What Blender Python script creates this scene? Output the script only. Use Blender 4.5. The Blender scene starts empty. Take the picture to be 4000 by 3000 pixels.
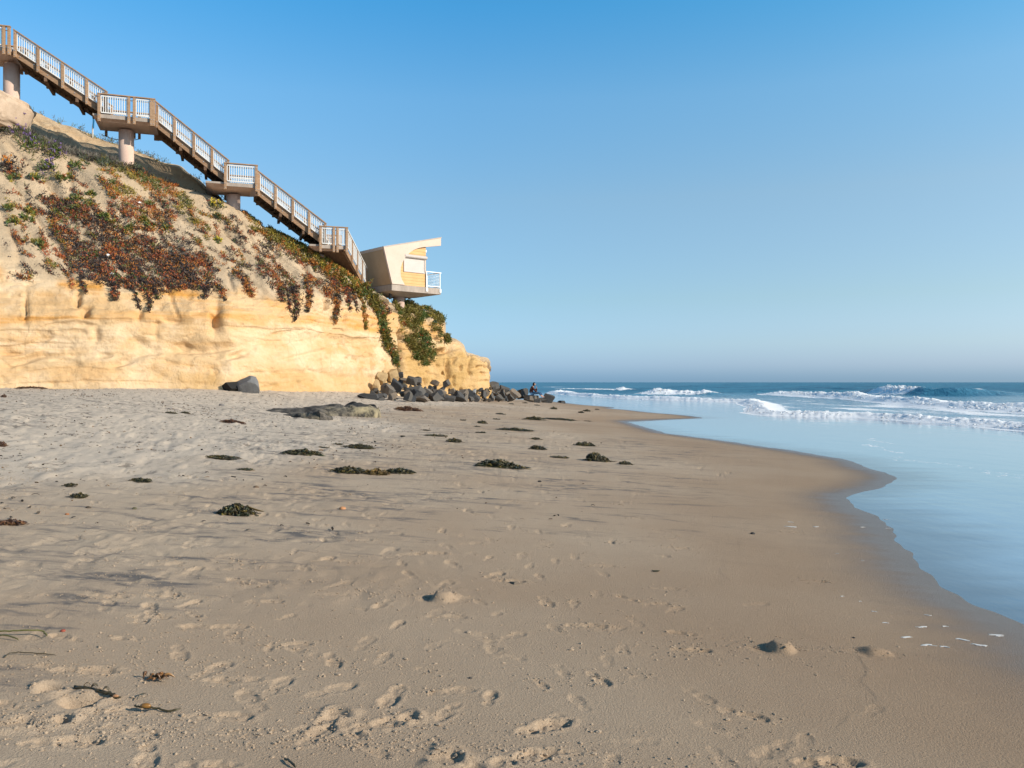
import bpy, bmesh, math, random
import numpy as np
from mathutils import Vector, Matrix

random.seed(7)
RNG = np.random.default_rng(7)
SC = bpy.context.scene
COL = SC.collection

# ------------------------------------------------------------------ camera model (photo pixels are 4000 x 3000)
F, CX, HY, CAMZ = 3237.0, 2000.0, 1493.0, 1.62
WATER = -0.15
SUN_AZ, SUN_EL = math.radians(-21), math.radians(24.5)   # azimuth from +X (right of the view), behind the camera
SUNV = Vector((math.cos(SUN_AZ) * math.cos(SUN_EL), math.sin(SUN_AZ) * math.cos(SUN_EL), math.sin(SUN_EL)))


def P3(px, py, d):
    """the place at depth d that is seen at photo pixel (px, py)"""
    return Vector(((px - CX) / F * d, d, CAMZ - (py - HY) / F * d))


def proj(P):
    P = np.asarray(P, float)
    d = np.maximum(P[..., 1], 0.05)
    return CX + P[..., 0] / d * F, HY + (CAMZ - P[..., 2]) / d * F


# ------------------------------------------------------------------ noise
def _hash(ix, iy, seed):
    h = (ix.astype(np.int64) * 374761393 + iy.astype(np.int64) * 668265263 + seed * 974634777) & 0xFFFFFFFF
    h = ((h ^ (h >> 13)) * 1274126177) & 0xFFFFFFFF
    h = ((h ^ (h >> 16)) * 2246822519) & 0xFFFFFFFF
    return (h ^ (h >> 15)) / 4294967296.0


def pn(x, y, seed=0):
    x = np.asarray(x, float); y = np.asarray(y, float)
    ix = np.floor(x); iy = np.floor(y)
    fx = x - ix; fy = y - iy
    ix = ix.astype(np.int64); iy = iy.astype(np.int64)
    u = fx * fx * fx * (fx * (fx * 6 - 15) + 10)
    v = fy * fy * fy * (fy * (fy * 6 - 15) + 10)

    def g(dx, dy):
        a = _hash(ix + dx, iy + dy, seed) * 6.2831853
        return np.cos(a) * (fx - dx) + np.sin(a) * (fy - dy)
    a = g(0, 0); b = g(1, 0); c = g(0, 1); d = g(1, 1)
    return ((a + (b - a) * u) * (1 - v) + (c + (d - c) * u) * v) * 1.5


def fbm(x, y, o=4, seed=0, gain=0.5):
    s = 0.0; a = 1.0
    for k in range(o):
        s = s + a * pn(x * 2 ** k + 13.7 * k, y * 2 ** k - 7.1 * k, seed + k)
        a *= gain
    return s


def sstep(a, b, x):
    t = np.clip((x - a) / (b - a), 0, 1)
    return t * t * (3 - 2 * t)


# ------------------------------------------------------------------ objects
def tag(o, label=None, cat=None, group=None, kind=None):
    if label: o['label'] = label
    if cat: o['category'] = cat
    if group: o['group'] = group
    if kind: o['kind'] = kind
    return o


def empty(name, loc=(0, 0, 0), rz=0.0):
    o = bpy.data.objects.new(name, None)
    COL.objects.link(o)
    o.location = loc
    o.rotation_euler = (0, 0, rz)
    o.empty_display_size = 0.2
    return o


def link(name, me, m=None, parent=None):
    o = bpy.data.objects.new(name, me)
    COL.objects.link(o)
    if m is not None:
        me.materials.append(m)
    if parent is not None:
        o.parent = parent
    return o


def np_mesh(name, V, faces, smooth=False, attrs=None, colors=None):
    """V (n,3); faces: list of int arrays (k,3) or (k,4)"""
    me = bpy.data.meshes.new(name)
    V = np.ascontiguousarray(V, np.float32)
    me.vertices.add(len(V))
    me.vertices.foreach_set('co', V.ravel())
    fl = [np.asarray(f, np.int32) for f in faces if len(f)]
    idx = np.concatenate([f.ravel() for f in fl])
    tot = np.concatenate([np.full(len(f), f.shape[1], np.int32) for f in fl])
    start = np.concatenate([[0], np.cumsum(tot)[:-1]]).astype(np.int32)
    me.loops.add(len(idx))
    me.loops.foreach_set('vertex_index', idx)
    me.polygons.add(len(tot))
    me.polygons.foreach_set('loop_start', start)
    me.update(calc_edges=True)
    me.polygons.foreach_set('use_smooth', np.full(len(tot), bool(smooth)))
    for k, a in (attrs or {}).items():
        me.attributes.new(k, 'FLOAT', 'POINT').data.foreach_set('value', np.ascontiguousarray(a, np.float32).ravel())
    for k, a in (colors or {}).items():
        c = np.ones((len(V), 4), np.float32); c[:, :3] = a
        me.attributes.new(k, 'FLOAT_COLOR', 'POINT').data.foreach_set('color', c.ravel())
    me.update()
    return me


def grid_faces(R, C):
    i = np.arange(R - 1)[:, None] * C + np.arange(C - 1)[None, :]
    return np.stack([i, i + 1, i + 1 + C, i + C], -1).reshape(-1, 4)


class MB:
    """collects simple solids into one mesh"""
    def __init__(s):
        s.V = []; s.Q = []; s.n = 0

    def add(s, vs, fs):
        s.V += [tuple(v) for v in vs]
        s.Q += [[a + s.n for a in f] for f in fs]
        s.n += len(vs)
        return s

    def hexa(s, p):
        """8 corners: bottom 4 counter-clockwise, top 4"""
        return s.add(p, [(3, 2, 1, 0), (4, 5, 6, 7), (0, 1, 5, 4), (1, 2, 6, 5), (2, 3, 7, 6), (3, 0, 4, 7)])

    def box(s, c, h, R=None):
        c = Vector(c); p = []
        for z in (-1, 1):
            for x, y in ((-1, -1), (1, -1), (1, 1), (-1, 1)):
                v = Vector((x * h[0], y * h[1], z * h[2]))
                p.append(c + (R @ v if R else v))
        return s.hexa(p)

    def beam(s, a, b, w, h, up=(0, 0, 1)):
        """square bar from a to b, width w across, height h along up"""
        a = Vector(a); b = Vector(b); d = (b - a).normalized(); up = Vector(up)
        x = d.cross(up)
        if x.length < 1e-4: x = d.cross(Vector((1, 0, 0)))
        x.normalize(); z = x.cross(d).normalized()
        p = []
        for sz in (-1, 1):
            for q, sx in ((a, -1), (b, -1), (b, 1), (a, 1)):
                p.append(q + x * (sx * w / 2) + z * (sz * h / 2))
        return s.hexa([p[0], p[3], p[2], p[1], p[4], p[7], p[6], p[5]])

    def tube(s, pts, rad, n=8, cap=True):
        pts = [Vector(p) for p in pts]
        if not hasattr(rad, '__len__'): rad = [rad] * len(pts)
        vs = []; fs = []
        ref = Vector((0.13, 0.31, 0.94))
        for i, p in enumerate(pts):
            d = (pts[min(i + 1, len(pts) - 1)] - pts[max(i - 1, 0)]).normalized()
            x = d.cross(ref)
            if x.length < 0.05: x = d.cross(Vector((1, 0, 0)))
            x.normalize(); y = d.cross(x)
            for k in range(n):
                a = 2 * math.pi * k / n
                vs.append(p + (x * math.cos(a) + y * math.sin(a)) * rad[i])
        for i in range(len(pts) - 1):
            for k in range(n):
                fs.append((i * n + k, i * n + (k + 1) % n, (i + 1) * n + (k + 1) % n, (i + 1) * n + k))
        if cap:
            fs.append(tuple(range(n - 1, -1, -1)))
            fs.append(tuple((len(pts) - 1) * n + k for k in range(n)))
        return s.add(vs, fs)

    def prism(s, poly, a, b):
        """poly: list of points (front ring) extruded by vector b-a"""
        n = len(poly); off = Vector(b) - Vector(a)
        f = [Vector(p) for p in poly]; g = [p + off for p in f]
        fs = [tuple(range(n)), tuple(range(2 * n - 1, n - 1, -1))]
        for i in range(n):
            j = (i + 1) % n
            fs.append((i, i + n, j + n, j))
        return s.add(f + g, fs)

    def build(s, name, m, parent=None, smooth=False, bevel=0.0):
        me = bpy.data.meshes.new(name)
        me.from_pydata(s.V, [], s.Q)
        me.validate()
        bm = bmesh.new(); bm.from_mesh(me)
        bmesh.ops.recalc_face_normals(bm, faces=bm.faces)
        if bevel:
            bmesh.ops.bevel(bm, geom=[e for e in bm.edges if e.is_manifold and e.calc_face_angle(0) > 0.5], offset=bevel, segments=1, affect='EDGES')
        bm.to_mesh(me); bm.free()
        if smooth:
            me.polygons.foreach_set('use_smooth', np.ones(len(me.polygons), bool))
        return link(name, me, m, parent)


# ------------------------------------------------------------------ materials
class NT:
    def __init__(s, name):
        s.m = bpy.data.materials.new(name); s.m.use_nodes = True
        s.t = s.m.node_tree; s.t.nodes.clear()
        s.out = s.n('ShaderNodeOutputMaterial')
        s.tc = s.n('ShaderNodeTexCoord')

    def n(s, typ, **kw):
        nd = s.t.nodes.new(typ)
        for k, v in kw.items(): setattr(nd, k, v)
        return nd

    def set(s, sock, v):
        if isinstance(v, bpy.types.NodeSocket): s.t.links.new(v, sock)
        elif isinstance(v, (tuple, list)) and sock.type == 'RGBA' and len(v) == 3: sock.default_value = (*v, 1)
        else: sock.default_value = v

    def math(s, op, a, b=0.0, c=0.0, clamp=False):
        nd = s.n('ShaderNodeMath', operation=op); nd.use_clamp = clamp
        s.set(nd.inputs[0], a); s.set(nd.inputs[1], b); s.set(nd.inputs[2], c)
        return nd.outputs[0]

    def mix(s, f, a, b, blend='MIX'):
        nd = s.n('ShaderNodeMix', data_type='RGBA', blend_type=blend)
        s.set(nd.inputs[0], f); s.set(nd.inputs[6], a); s.set(nd.inputs[7], b)
        return nd.outputs[2]

    def ramp(s, f, a, b, lo=0.0, hi=1.0):
        nd = s.n('ShaderNodeMapRange', interpolation_type='SMOOTHSTEP')
        s.set(nd.inputs[0], f); nd.inputs[1].default_value = a; nd.inputs[2].default_value = b
        nd.inputs[3].default_value = lo; nd.inputs[4].default_value = hi
        return nd.outputs[0]

    def coord(s, scale=(1, 1, 1), rot=(0, 0, 0)):
        mp = s.n('ShaderNodeMapping')
        s.set(mp.inputs[0], s.tc.outputs['Object']); mp.inputs[3].default_value = scale; mp.inputs[2].default_value = rot
        return mp.outputs[0]

    def noise(s, scale, detail=3.0, rough=0.55, co=None, dist=0.0):
        nd = s.n('ShaderNodeTexNoise'); nd.inputs['Scale'].default_value = scale
        nd.inputs['Detail'].default_value = detail; nd.inputs['Roughness'].default_value = rough
        nd.inputs['Distortion'].default_value = dist
        s.set(nd.inputs['Vector'], co if co is not None else s.tc.outputs['Object'])
        return nd.outputs[0]

    def voro(s, scale, co=None, feature='F1'):
        nd = s.n('ShaderNodeTexVoronoi', feature=feature); nd.inputs['Scale'].default_value = scale
        s.set(nd.inputs['Vector'], co if co is not None else s.tc.outputs['Object'])
        return nd.outputs[0]

    def attr(s, name, col=False):
        nd = s.n('ShaderNodeAttribute'); nd.attribute_name = name
        return nd.outputs['Color' if col else 'Fac']

    def bump(s, h, dist, strength=1.0, nrm=None):
        nd = s.n('ShaderNodeBump'); nd.inputs['Strength'].default_value = strength
        nd.inputs['Distance'].default_value = dist; s.set(nd.inputs['Height'], h)
        if nrm is not None: s.set(nd.inputs['Normal'], nrm)
        return nd.outputs[0]

    def bsdf(s, col, rough=0.8, nrm=None, spec=0.3, metal=0.0, **kw):
        b = s.n('ShaderNodeBsdfPrincipled')
        s.set(b.inputs['Base Color'], col); s.set(b.inputs['Roughness'], rough)
        s.set(b.inputs['Specular IOR Level'], spec); s.set(b.inputs['Metallic'], metal)
        if nrm is not None: s.set(b.inputs['Normal'], nrm)
        for k, v in kw.items(): s.set(b.inputs[k], v)
        s.t.links.new(b.outputs[0], s.out.inputs[0])
        return s.m


def plain(name, a, b, scale=6.0, rough=0.8, bump=0.004, spec=0.3, stretch=(1, 1, 1), metal=0.0):
    k = NT(name); co = k.coord(stretch)
    f = k.noise(scale, 5, 0.6, co)
    g = k.noise(scale * 9, 3, 0.6, co)
    c = k.mix(k.ramp(f, 0.3, 0.7), a, b)
    c = k.mix(k.math('MULTIPLY', k.ramp(g, 0.55, 0.75), 0.35), c, tuple(x * 0.55 for x in a))
    return k.bsdf(c, rough, k.bump(g, bump) if bump else None, spec, metal)


def m_tint(name, rough=0.6, spec=0.3, trans=0.0, vary=0.5):
    """foliage and weed: colour carried by each leaf"""
    k = NT(name)
    c = k.attr('tint', True)
    f = k.noise(9.0, 3)
    c = k.mix(k.ramp(f, 0.3, 0.75, 0.0, vary), c, k.mix(1.0, c, (0.45, 0.42, 0.4), 'MULTIPLY'))
    return k.bsdf(c, rough, None, spec)
# ------------------------------------------------------------------ shoreline and beach height
SH = [(-40, 2.2), (-10, 2.6), (0, 3.0), (3, 3.4), (5.98, 3.69), (7.1, 3.73), (8.01, 3.96), (10.17, 4.59), (10.96, 4.81), (12.67, 5.09),
      (13.75, 5.95), (15.0, 7.0), (16.3, 7.3), (19.07, 7.66), (23.9, 6.64), (28.75, 5.33), (37.3, 5.07), (39.2, 7.4),
      (40.75, 9.57), (44, 9.3), (48.4, 8.0), (53, 7.3), (55.5, 6.4), (58, 7.3), (64, 5.6), (73.6, 4.09), (80, 3.0), (95, -4), (140, -20), (400, -80)]
_ty = np.arange(-40, 400, 0.1)
_tx = np.interp(_ty, [p[0] for p in SH], [p[1] for p in SH])


def _gs(a, sg):
    r = int(sg * 3); k = np.exp(-0.5 * (np.arange(-r, r + 1) / sg) ** 2); k /= k.sum()
    return np.convolve(np.pad(a, r, mode='edge'), k, 'valid')


_tx = _gs(_tx, 3.5)
_tm = _gs(_tx, 60)


def shore(y):
    return np.interp(y, _ty, _tx) + 0.10 * pn(np.asarray(y) * 0.9, 3.3, 5) + 0.05 * pn(np.asarray(y) * 2.7, 9.3, 6)


def sand_base(x, y):
    xm = np.interp(y, _ty, _tm); xs = shore(y); sd = xs - x
    z = WATER + 0.058 * (xm - x) + 0.058 * (xs - xm) * np.exp(-np.maximum(sd, 0) / 3.0)
    deep = np.minimum(sd, 0)
    z = np.where(sd < 0, WATER + 0.02 * deep, z)
    z = np.maximum(z, WATER - 0.5)
    land = np.clip(sd, 0, None)
    z = z + 0.02 * pn(x * 0.35, y * 0.3, 11) * sstep(1, 5, land)
    z = z + 0.004 * pn(x * 0.9, y * 0.45, 12) * sstep(-1, 1, sd)
    z = z + 0.27 * np.exp(-((land - 19) / 4.0) ** 2)
    z = z - 0.02 * sstep(22, 60, land) * (land - 22)
    return z


def sand_hit(px, py):
    lo, hi = 1.5, 120.0
    for _ in range(60):
        d = (lo + hi) / 2
        p = P3(px, py, d)
        if p.z > float(sand_base(np.array(p.x), np.array(p.y))): lo = d
        else: hi = d
    return P3(px, py, lo)


# ------------------------------------------------------------------ sand sheet
offs = np.concatenate([np.arange(660, 60, -0.85), np.arange(60, 14, -0.5)])
ys = CAMZ * 829.0 / offs
ys = np.concatenate([np.linspace(-25, ys[0] - 0.1, 24), ys, np.array([100, 110, 125, 150, 190, 240])])
wid = 0.74 * np.maximum(ys, 2) + 2.6 + np.maximum(2 - ys, 0) * 0.8
NC = 1250
t = np.linspace(-1, 1, NC)
X = wid[:, None] * t[None, :]
Y = np.repeat(ys[:, None], NC, 1)
Zb = sand_base(X, Y)
SD = shore(Y) - X
DRY = sstep(8.0, 12.5, SD + 2.2 * pn(X * 0.22, Y * 0.12, 31) + 0.8 * pn(X * 1.1, Y * 0.6, 32))
TRAM = sstep(3.0, 8.0, SD + 1.5 * pn(X * 0.3, Y * 0.2, 33))          # how walked-over the sand is
WET = 1 - sstep(0.10, 1.3, SD + 0.12 * pn(X * 1.5, Y * 5.0, 34))
lod = sstep(0.6, 0.1, np.gradient(ys)[:, None] * np.ones((1, NC)))
Z = Zb.copy()
rd = 1 - np.abs(pn(X * 2.3, Y * 2.0, 41))
rd2 = pn(X * 5.1, Y * 4.3, 42)
lumps = fbm(X * 3.7, Y * 3.3, 3, 43)
pt = sstep(-.25, .35, pn(X * .45, Y * .3, 48))
Z += DRY * (0.010 * lumps + 0.5 * pt * (0.024 * fbm(X * 9, Y * 7.5, 2, 49) + 0.05 * np.maximum(rd - 0.78, 0) * 3 * rd2) + 0.012 * pn(X * 1.1, Y * 0.9, 44))
mnd = pn(X * 1.7, Y * 1.15, 48); mnd2 = pn(X * 2.9, Y * 1.9, 49)
Z += sstep(.2, .8, DRY) * (0.07 * np.maximum(mnd - 0.30, 0) - 0.06 * np.maximum(-mnd - 0.34, 0) + 0.07 * np.maximum(mnd2 - .34, 0) - .06 * np.maximum(-mnd2 - .36, 0))
Z += TRAM * (1 - DRY) * (0.0075 * pn(X * 1.7, Y * 1.3, 45) + 0.0050 * fbm(X * 5.5, Y * 4.5, 3, 46) * (.4 + .6 * sstep(-.3, .4, pn(X * .8, Y * .5, 36))))
scf = pn(X * 3.3, Y * 2.1, 37); scf2 = pn(X * 6.3, Y * 4.4, 38); sp_ = sstep(-.25, .35, pn(X * .55, Y * .38, 39))
Z += TRAM * (1 - DRY) * sp_ * (.030 * np.maximum(scf - .30, 0) - .048 * np.maximum(-scf - .30, 0) + .026 * np.maximum(scf2 - .36, 0) - .042 * np.maximum(-scf2 - .34, 0))
PRN = sstep(.2, .4, -scf) * .5 * sp_ * TRAM * (1 - DRY)
Z += (1 - TRAM) * sstep(-0.2, 0.8, SD) * 0.0012 * fbm(X * 4, Y * 4, 2, 47)
PRN0 = np.zeros_like(Z)                                             # pressed, turned-over sand


def window(x0, y0, r):
    a = np.searchsorted(ys, y0 - r); b = np.searchsorted(ys, y0 + r)
    if b <= a: return None
    w0 = wid[min(a, len(wid) - 1)]; w1 = wid[min(b, len(wid) - 1)]
    lo = min((x0 - r) / w0, (x0 - r) / w1); hi = max((x0 + r) / w0, (x0 + r) / w1)
    c0 = max(0, int((lo + 1) / 2 * (NC - 1))); c1 = min(NC, int((hi + 1) / 2 * (NC - 1)) + 2)
    if c1 <= c0: return None
    return slice(a, b), slice(c0, c1)


PLACED = []


def stamp_print(x0, y0, ang, depth, sc=1.0, soft=1.0, force=False):
    if not force and any((x0 - a) ** 2 + (y0 - b) ** 2 < .034 for a, b in PLACED): return
    PLACED.append((x0, y0))
    w = window(x0, y0, 0.30 * sc)
    if w is None: return
    x = X[w] - x0; y = Y[w] - y0
    c, s = math.cos(ang), math.sin(ang)
    p = (x * c + y * s) / sc; q = (-x * s + y * c) / sc
    nz = 0.12 * pn(X[w] * 16, Y[w] * 16, 51)
    e1 = np.sqrt(((p - 0.055) / 0.088) ** 2 + (q / 0.048) ** 2) + nz
    e2 = np.sqrt(((p + 0.085) / 0.052) ** 2 + ((q + 0.004) / 0.036) ** 2) + nz
    e = np.minimum(e1, e2)
    ins = sstep(1.10, 0.80 if soft < 2 else 0.3, e)
    rim = np.exp(-((e - 1.32) / 0.22) ** 2)
    lean = 0.65 + 0.35 * np.clip(p / 0.13, -1, 1)
    Z[w] += -depth * ins * lean + 0.20 * depth * rim * (0.6 + 0.8 * np.abs(pn(X[w] * 22, Y[w] * 22, 52)))
    Z[w] += sstep(1.9, .6, e) * min(depth, .016) * .42 * fbm(X[w] * 24, Y[w] * 24, 2, 53)
    PRN[w] = np.maximum(PRN[w], sstep(2.2, 0.9, e) * min(1.0, depth / 0.012))


def stamp_bump(x0, y0, r, h, rag=0.5):
    w = window(x0, y0, r * 1.6)
    if w is None: return
    x = X[w] - x0; y = Y[w] - y0
    d = np.sqrt(x * x + y * y) / r + rag * pn(X[w] / r * 0.9, Y[w] / r * 0.9, 61)
    Z[w] += h * sstep(1.1, 0.35, d)


CLODS = []


def crumbs(x0, y0, n, sx, sy, hmin=0.004, hmax=0.012):
    for _ in range(int(n * 1.5)):
        a = x0 + RNG.normal() * sx; b = y0 + RNG.normal() * sy
        CLODS.append((a, b, RNG.uniform(0.0028, 0.0066) * (1.6 if RNG.random() < .08 else 1)))


# walkers' tracks, then stray prints
def spot(px, py):
    p = sand_hit(px, py); return p.x, p.y


for _ in range(90):
    x = RNG.uniform(-14, 1.0); y = RNG.uniform(1.5, 24)
    if RNG.random() < 0.25: x = RNG.uniform(-3, 1.0)
    ang = RNG.choice([1.35, 1.75, -1.4, -1.8, 0.4, 2.6]) + RNG.normal() * 0.25
    dep = RNG.uniform(0.005, 0.015); sc = RNG.uniform(0.7, 0.95); side = 1
    for k in range(RNG.integers(5, 16)):
        sd = float(shore(np.array(y)) - x)
        if sd > 1.6 and y > 1.4:
            d = dep * (0.35 + 0.65 * sstep(1.6, 5.5, sd)) * RNG.uniform(0.5, 1.3)
            stamp_print(x - math.sin(ang) * 0.09 * side, y + math.cos(ang) * 0.09 * side, ang + 0.15 * side + RNG.normal() * 0.1, d, sc)
            if RNG.random() < 0.35 and y < 11: crumbs(x, y, RNG.integers(4, 22), 0.12, 0.08)
        side = -side
        st = RNG.uniform(0.55, 0.75)
        x += math.cos(ang) * st; y += math.sin(ang) * st
        ang += RNG.normal() * 0.08
for _ in range(2000):
    y = 2.0 + 26 * RNG.random() ** 1.25
    x = RNG.uniform(-0.75 * y - 1, 0.55 * y)
    sd = float(shore(np.array(y)) - x)
    if sd < 2.0: continue
    if RNG.random() > sstep(1.5, 6, sd) * 0.95 + 0.05: continue
    stamp_print(x, y, RNG.uniform(0, 6.28), RNG.uniform(0.0035, 0.0135) * (1 + .04 * y), RNG.uniform(0.5, 1.05), RNG.choice([1, 1, 2.5]))
    if RNG.random() < .4 and y < 11: crumbs(x, y, RNG.integers(3, 16), .1, .06)
# prints and holes one can point at in the photo
for px, py, a, d, s in [(1400, 2110, 0.3, .02, 1), (1680, 2160, 0.2, .03, 1.1), (1000, 2280, 0.1, .02, 1), (1125, 2520, 0.4, .018, 1), (1085, 2680, 1.4, .014, 1),
                        (1260, 2830, 1.3, .02, 1), (1480, 2830, 0.5, .03, 1.15), (2120, 2840, 0.6, .034, 1.2), (2900, 2790, -0.5, .02, 1), (2040, 2960, .5, .03, 1.2),
                        (2700, 2540, .1, .018, 1), (2290, 2445, 0.05, .022, 1.1), (1990, 2270, 0.1, .026, 1), (1030, 2350, .2, .02, 1), (640, 2330, 0.1, .018, 1), (880, 2450, .2, .016, 1),
                        (580, 2410, .1, .02, 1), (330, 2620, .1, .028, 1.2), (1240, 2870, 1.2, .018, 1), (3230, 2980, .1, .035, 1.2), (2350, 2210, .1, .015, 1), (2640, 2140, 0, .018, 1),
                        (3180, 2270, .1, .012, .9), (3100, 2080, 0, .01, 1), (1750, 2410, .2, .015, 1), (1320, 2190, 0, .02, 1.1), (960, 2190, .1, .016, 1), (420, 2330, .1, .02, 1),
                        (2560, 2360, .3, .014, .9), (2600, 2300, .1, .012, .9), (1760, 2700, .4, .016, 1), (860, 2800, .1, .02, 1.1), (440, 2780, .3, .02, 1.1), (240, 2900, .2, .03, 1.2)]:
    x, y = spot(px, py); stamp_print(x, y, a, d * .65, s * .9, force=True)
    crumbs(x, y, 26, 0.13, 0.07)
for px, py, r, d in [(190, 2695, .075, .055), (310, 2740, .10, .085), (245, 2818, .05, .04), (60, 2830, .08, .03), (1740, 2960, .09, .03), (1610, 2805, .06, .035), (1320, 2790, .08, .03)]:
    x, y = spot(px, py); stamp_bump(x, y, r * 1.5, 0.02, 0.5); stamp_bump(x, y, r, -d, 0.35)
    crumbs(x - .05, y, 40, 0.2, 0.08)
for px, py, r, h in [(1735, 2340, .10, .055), (3045, 2535, .105, .05), (3420, 2548, .10, .03), (1780, 2330, .06, .02)]:
    x, y = spot(px, py); stamp_bump(x - 0.12, y - .03, r * .8, -h * 0.2, 0.4); stamp_bump(x, y, r, h, 0.25)
    crumbs(x - .3, y, 60, 0.28, 0.05)
for px, py, n, sx in [(2850, 2490, 40, .5), (1650, 2290, 70, .5), (900, 2590, 120, .5), (950, 2890, 150, .6), (1500, 2900, 150, .5), (2350, 2970, 110, .5),
                      (700, 2870, 120, .5), (350, 2830, 120, .3), (500, 2620, 80, .4), (1080, 2500, 50, .4), (1950, 2840, 60, .4), (2700, 2560, 90, .5)]:
    x, y = spot(px, py); crumbs(x, y, n, sx, 0.07)
for _ in range(1700):
    y = 2.4 + 9 * RNG.random() ** 1.6; x = RNG.uniform(-0.66 * y, 0.35 * y)
    if RNG.random() < float(sstep(1.5, 5, shore(np.array(y)) - x)):
        crumbs(x, y, 1, 0.01, 0.01, 0.003, 0.010)
# low scarp left by an earlier swash: a thin lip wandering up the right side
sc_pts = np.array([spot(a, b) for a, b in [(3180, 2960), (3370, 2750), (3390, 2640), (3330, 2560), (3160, 2490), (3060, 2410), (2900, 2330), (2810, 2220), (2900, 2150), (2890, 2080), (3010, 2010)]])
for i in range(len(sc_pts) - 1):
    a, b = sc_pts[i], sc_pts[i + 1]
    L = np.hypot(*(b - a))
    cx, cy = (a + b) / 2
    w = window(cx, cy, L / 2 + 0.25)
    if w is None: continue
    u = ((X[w] - a[0]) * (b[0] - a[0]) + (Y[w] - a[1]) * (b[1] - a[1])) / L ** 2
    d = ((X[w] - a[0]) * (b[1] - a[1]) - (Y[w] - a[1]) * (b[0] - a[0])) / L + 0.06 * pn(X[w] * 4, Y[w] * 4, 71)
    on = (u > -0.02) & (u < 1.02)
    Z[w] += np.where(on & (d > -0.006), 0.0024 * sstep(-.006, .004, d) * np.exp(-np.maximum(d, 0) / 0.10) * sstep(-.35, .2, pn(X[w] * 3.1, Y[w] * 2.3, 72)), 0)

k = NT('beach_sand')
wet, dry, prn = k.attr('wet'), k.attr('dry'), k.attr('prn')
st = k.noise(1.0, 4, 0.6, k.coord((0.7, 2.4, 1), (0, 0, 0.30)), 1.2)
st2 = k.noise(1.0, 5, 0.65, k.coord((3.0, 8.0, 1), (0, 0, 0.25)), 0.8)
patch = k.noise(0.35, 3, 0.5)
gr = k.noise(420.0, 2, 0.7)
gr2 = k.noise(95.0, 3, 0.7)
damp = k.mix(k.ramp(patch, 0.35, 0.65), (0.425, 0.315, 0.218), (0.475, 0.368, 0.265))
c = k.mix(dry, damp, (0.57, 0.475, 0.375))
spk = k.noise(1.0, 5, 0.75, k.coord((5.5, 3.2, 3)), 0.5)
c = k.mix(k.math('MULTIPLY', dry, k.ramp(spk, 0.545, 0.64, 0, .8)), c, (0.16, 0.135, 0.11))
c = k.mix(k.math('MULTIPLY', prn, 0.26), c, k.mix(1.0, c, (1.28, 1.25, 1.2), 'MULTIPLY'))
dk = k.math('MULTIPLY', k.ramp(st, 0.46, 0.66), k.ramp(st2, 0.40, 0.62))
dk = k.math('MULTIPLY', dk, k.math('SUBTRACT', 1.0, k.math('MULTIPLY', wet, 0.8)))
c = k.mix(k.math('MULTIPLY', dk, k.attr('mineral')), c, (0.155, 0.138, 0.125))
c = k.mix(k.ramp(gr, 0.60, 0.78, 0, 0.45), c, (0.10, 0.085, 0.07))
c = k.mix(k.ramp(gr, 0.22, 0.36, 0.45, 0), c, (0.66, 0.58, 0.48))
c = k.mix(k.ramp(gr2, 0.35, 0.7, 0, 0.25), c, k.mix(1.0, c, (0.6, 0.58, 0.56), 'MULTIPLY'))
c = k.mix(k.math('MULTIPLY', k.attr('moist'), 0.75), c, k.mix(1.0, c, (.74, .68, .62), 'MULTIPLY'))
c = k.mix(k.math('MULTIPLY', wet, 0.85), c, (0.165, 0.118, 0.082))
rg = k.math('SUBTRACT', 0.92, k.math('MULTIPLY', k.math('MULTIPLY', wet, wet), 0.62))
nb = k.bump(gr2, 0.016, 0.7)
nb = k.bump(gr, 0.004, 0.7, nb)
M_SAND = k.bsdf(c, rg, nb, k.math('ADD', 0.15, k.math('MULTIPLY', wet, 0.35)))
MIN = (0.03 + 0.97 * sstep(0.1, 0.6, pn(X * 0.18, Y * 0.12, 35) + 0.35 + 0.5 * sstep(3, 9, SD) - 0.5 * DRY)) * sstep(0.5, 4, SD)
me = np_mesh('sand', np.stack([X, Y, Z], -1).reshape(-1, 3), [grid_faces(len(ys), NC)], True,
             {'wet': WET, 'dry': DRY, 'prn': PRN, 'mineral': MIN, 'moist': sstep(6.5, .6, SD + 1.2 * pn(X * .35, Y * .25, 29)) * sstep(-.5, .2, SD)})
tag(link('sand_beach', me, M_SAND), kind='structure')


# loose crumbs of damp sand kicked out of the prints
cl = np.array(CLODS); cl = cl[(cl[:, 1] > 1.8) & (cl[:, 1] < 14)]
bm = bmesh.new(); bmesh.ops.create_icosphere(bm, subdivisions=1, radius=1.0)
IV = np.array([v.co[:] for v in bm.verts]); IF = np.array([[v.index for v in f.verts] for f in bm.faces]); bm.free()
ri = np.clip(np.searchsorted(ys, cl[:, 1]), 0, len(ys) - 1); ci = np.clip(((cl[:, 0] / wid[ri] + 1) / 2 * (NC - 1)).round().astype(int), 0, NC - 1)
zc = Z[ri, ci]
sc3 = cl[:, 2][:, None, None] * RNG.uniform(.6, 1.5, (len(cl), 1, 3)) * np.array([1.1, 1.1, .6])
CV = IV[None] * sc3 * (1 + .22 * RNG.normal(size=(len(cl), 12, 1))) + np.stack([cl[:, 0], cl[:, 1], zc + cl[:, 2] * .15], -1)[:, None, :]
CF = IF[None] + (np.arange(len(cl)) * 12)[:, None, None]
nv = len(cl) * 12
me = np_mesh('sand_crumbs', CV.reshape(-1, 3), [CF.reshape(-1, 3)], False, {'wet': np.zeros(nv), 'dry': np.zeros(nv), 'prn': np.zeros(nv), 'mineral': np.zeros(nv)})
tag(link('sand_crumbs', me, M_SAND), 'crumbs of damp sand kicked up round the footprints', 'sand crumbs', kind='stuff')


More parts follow.
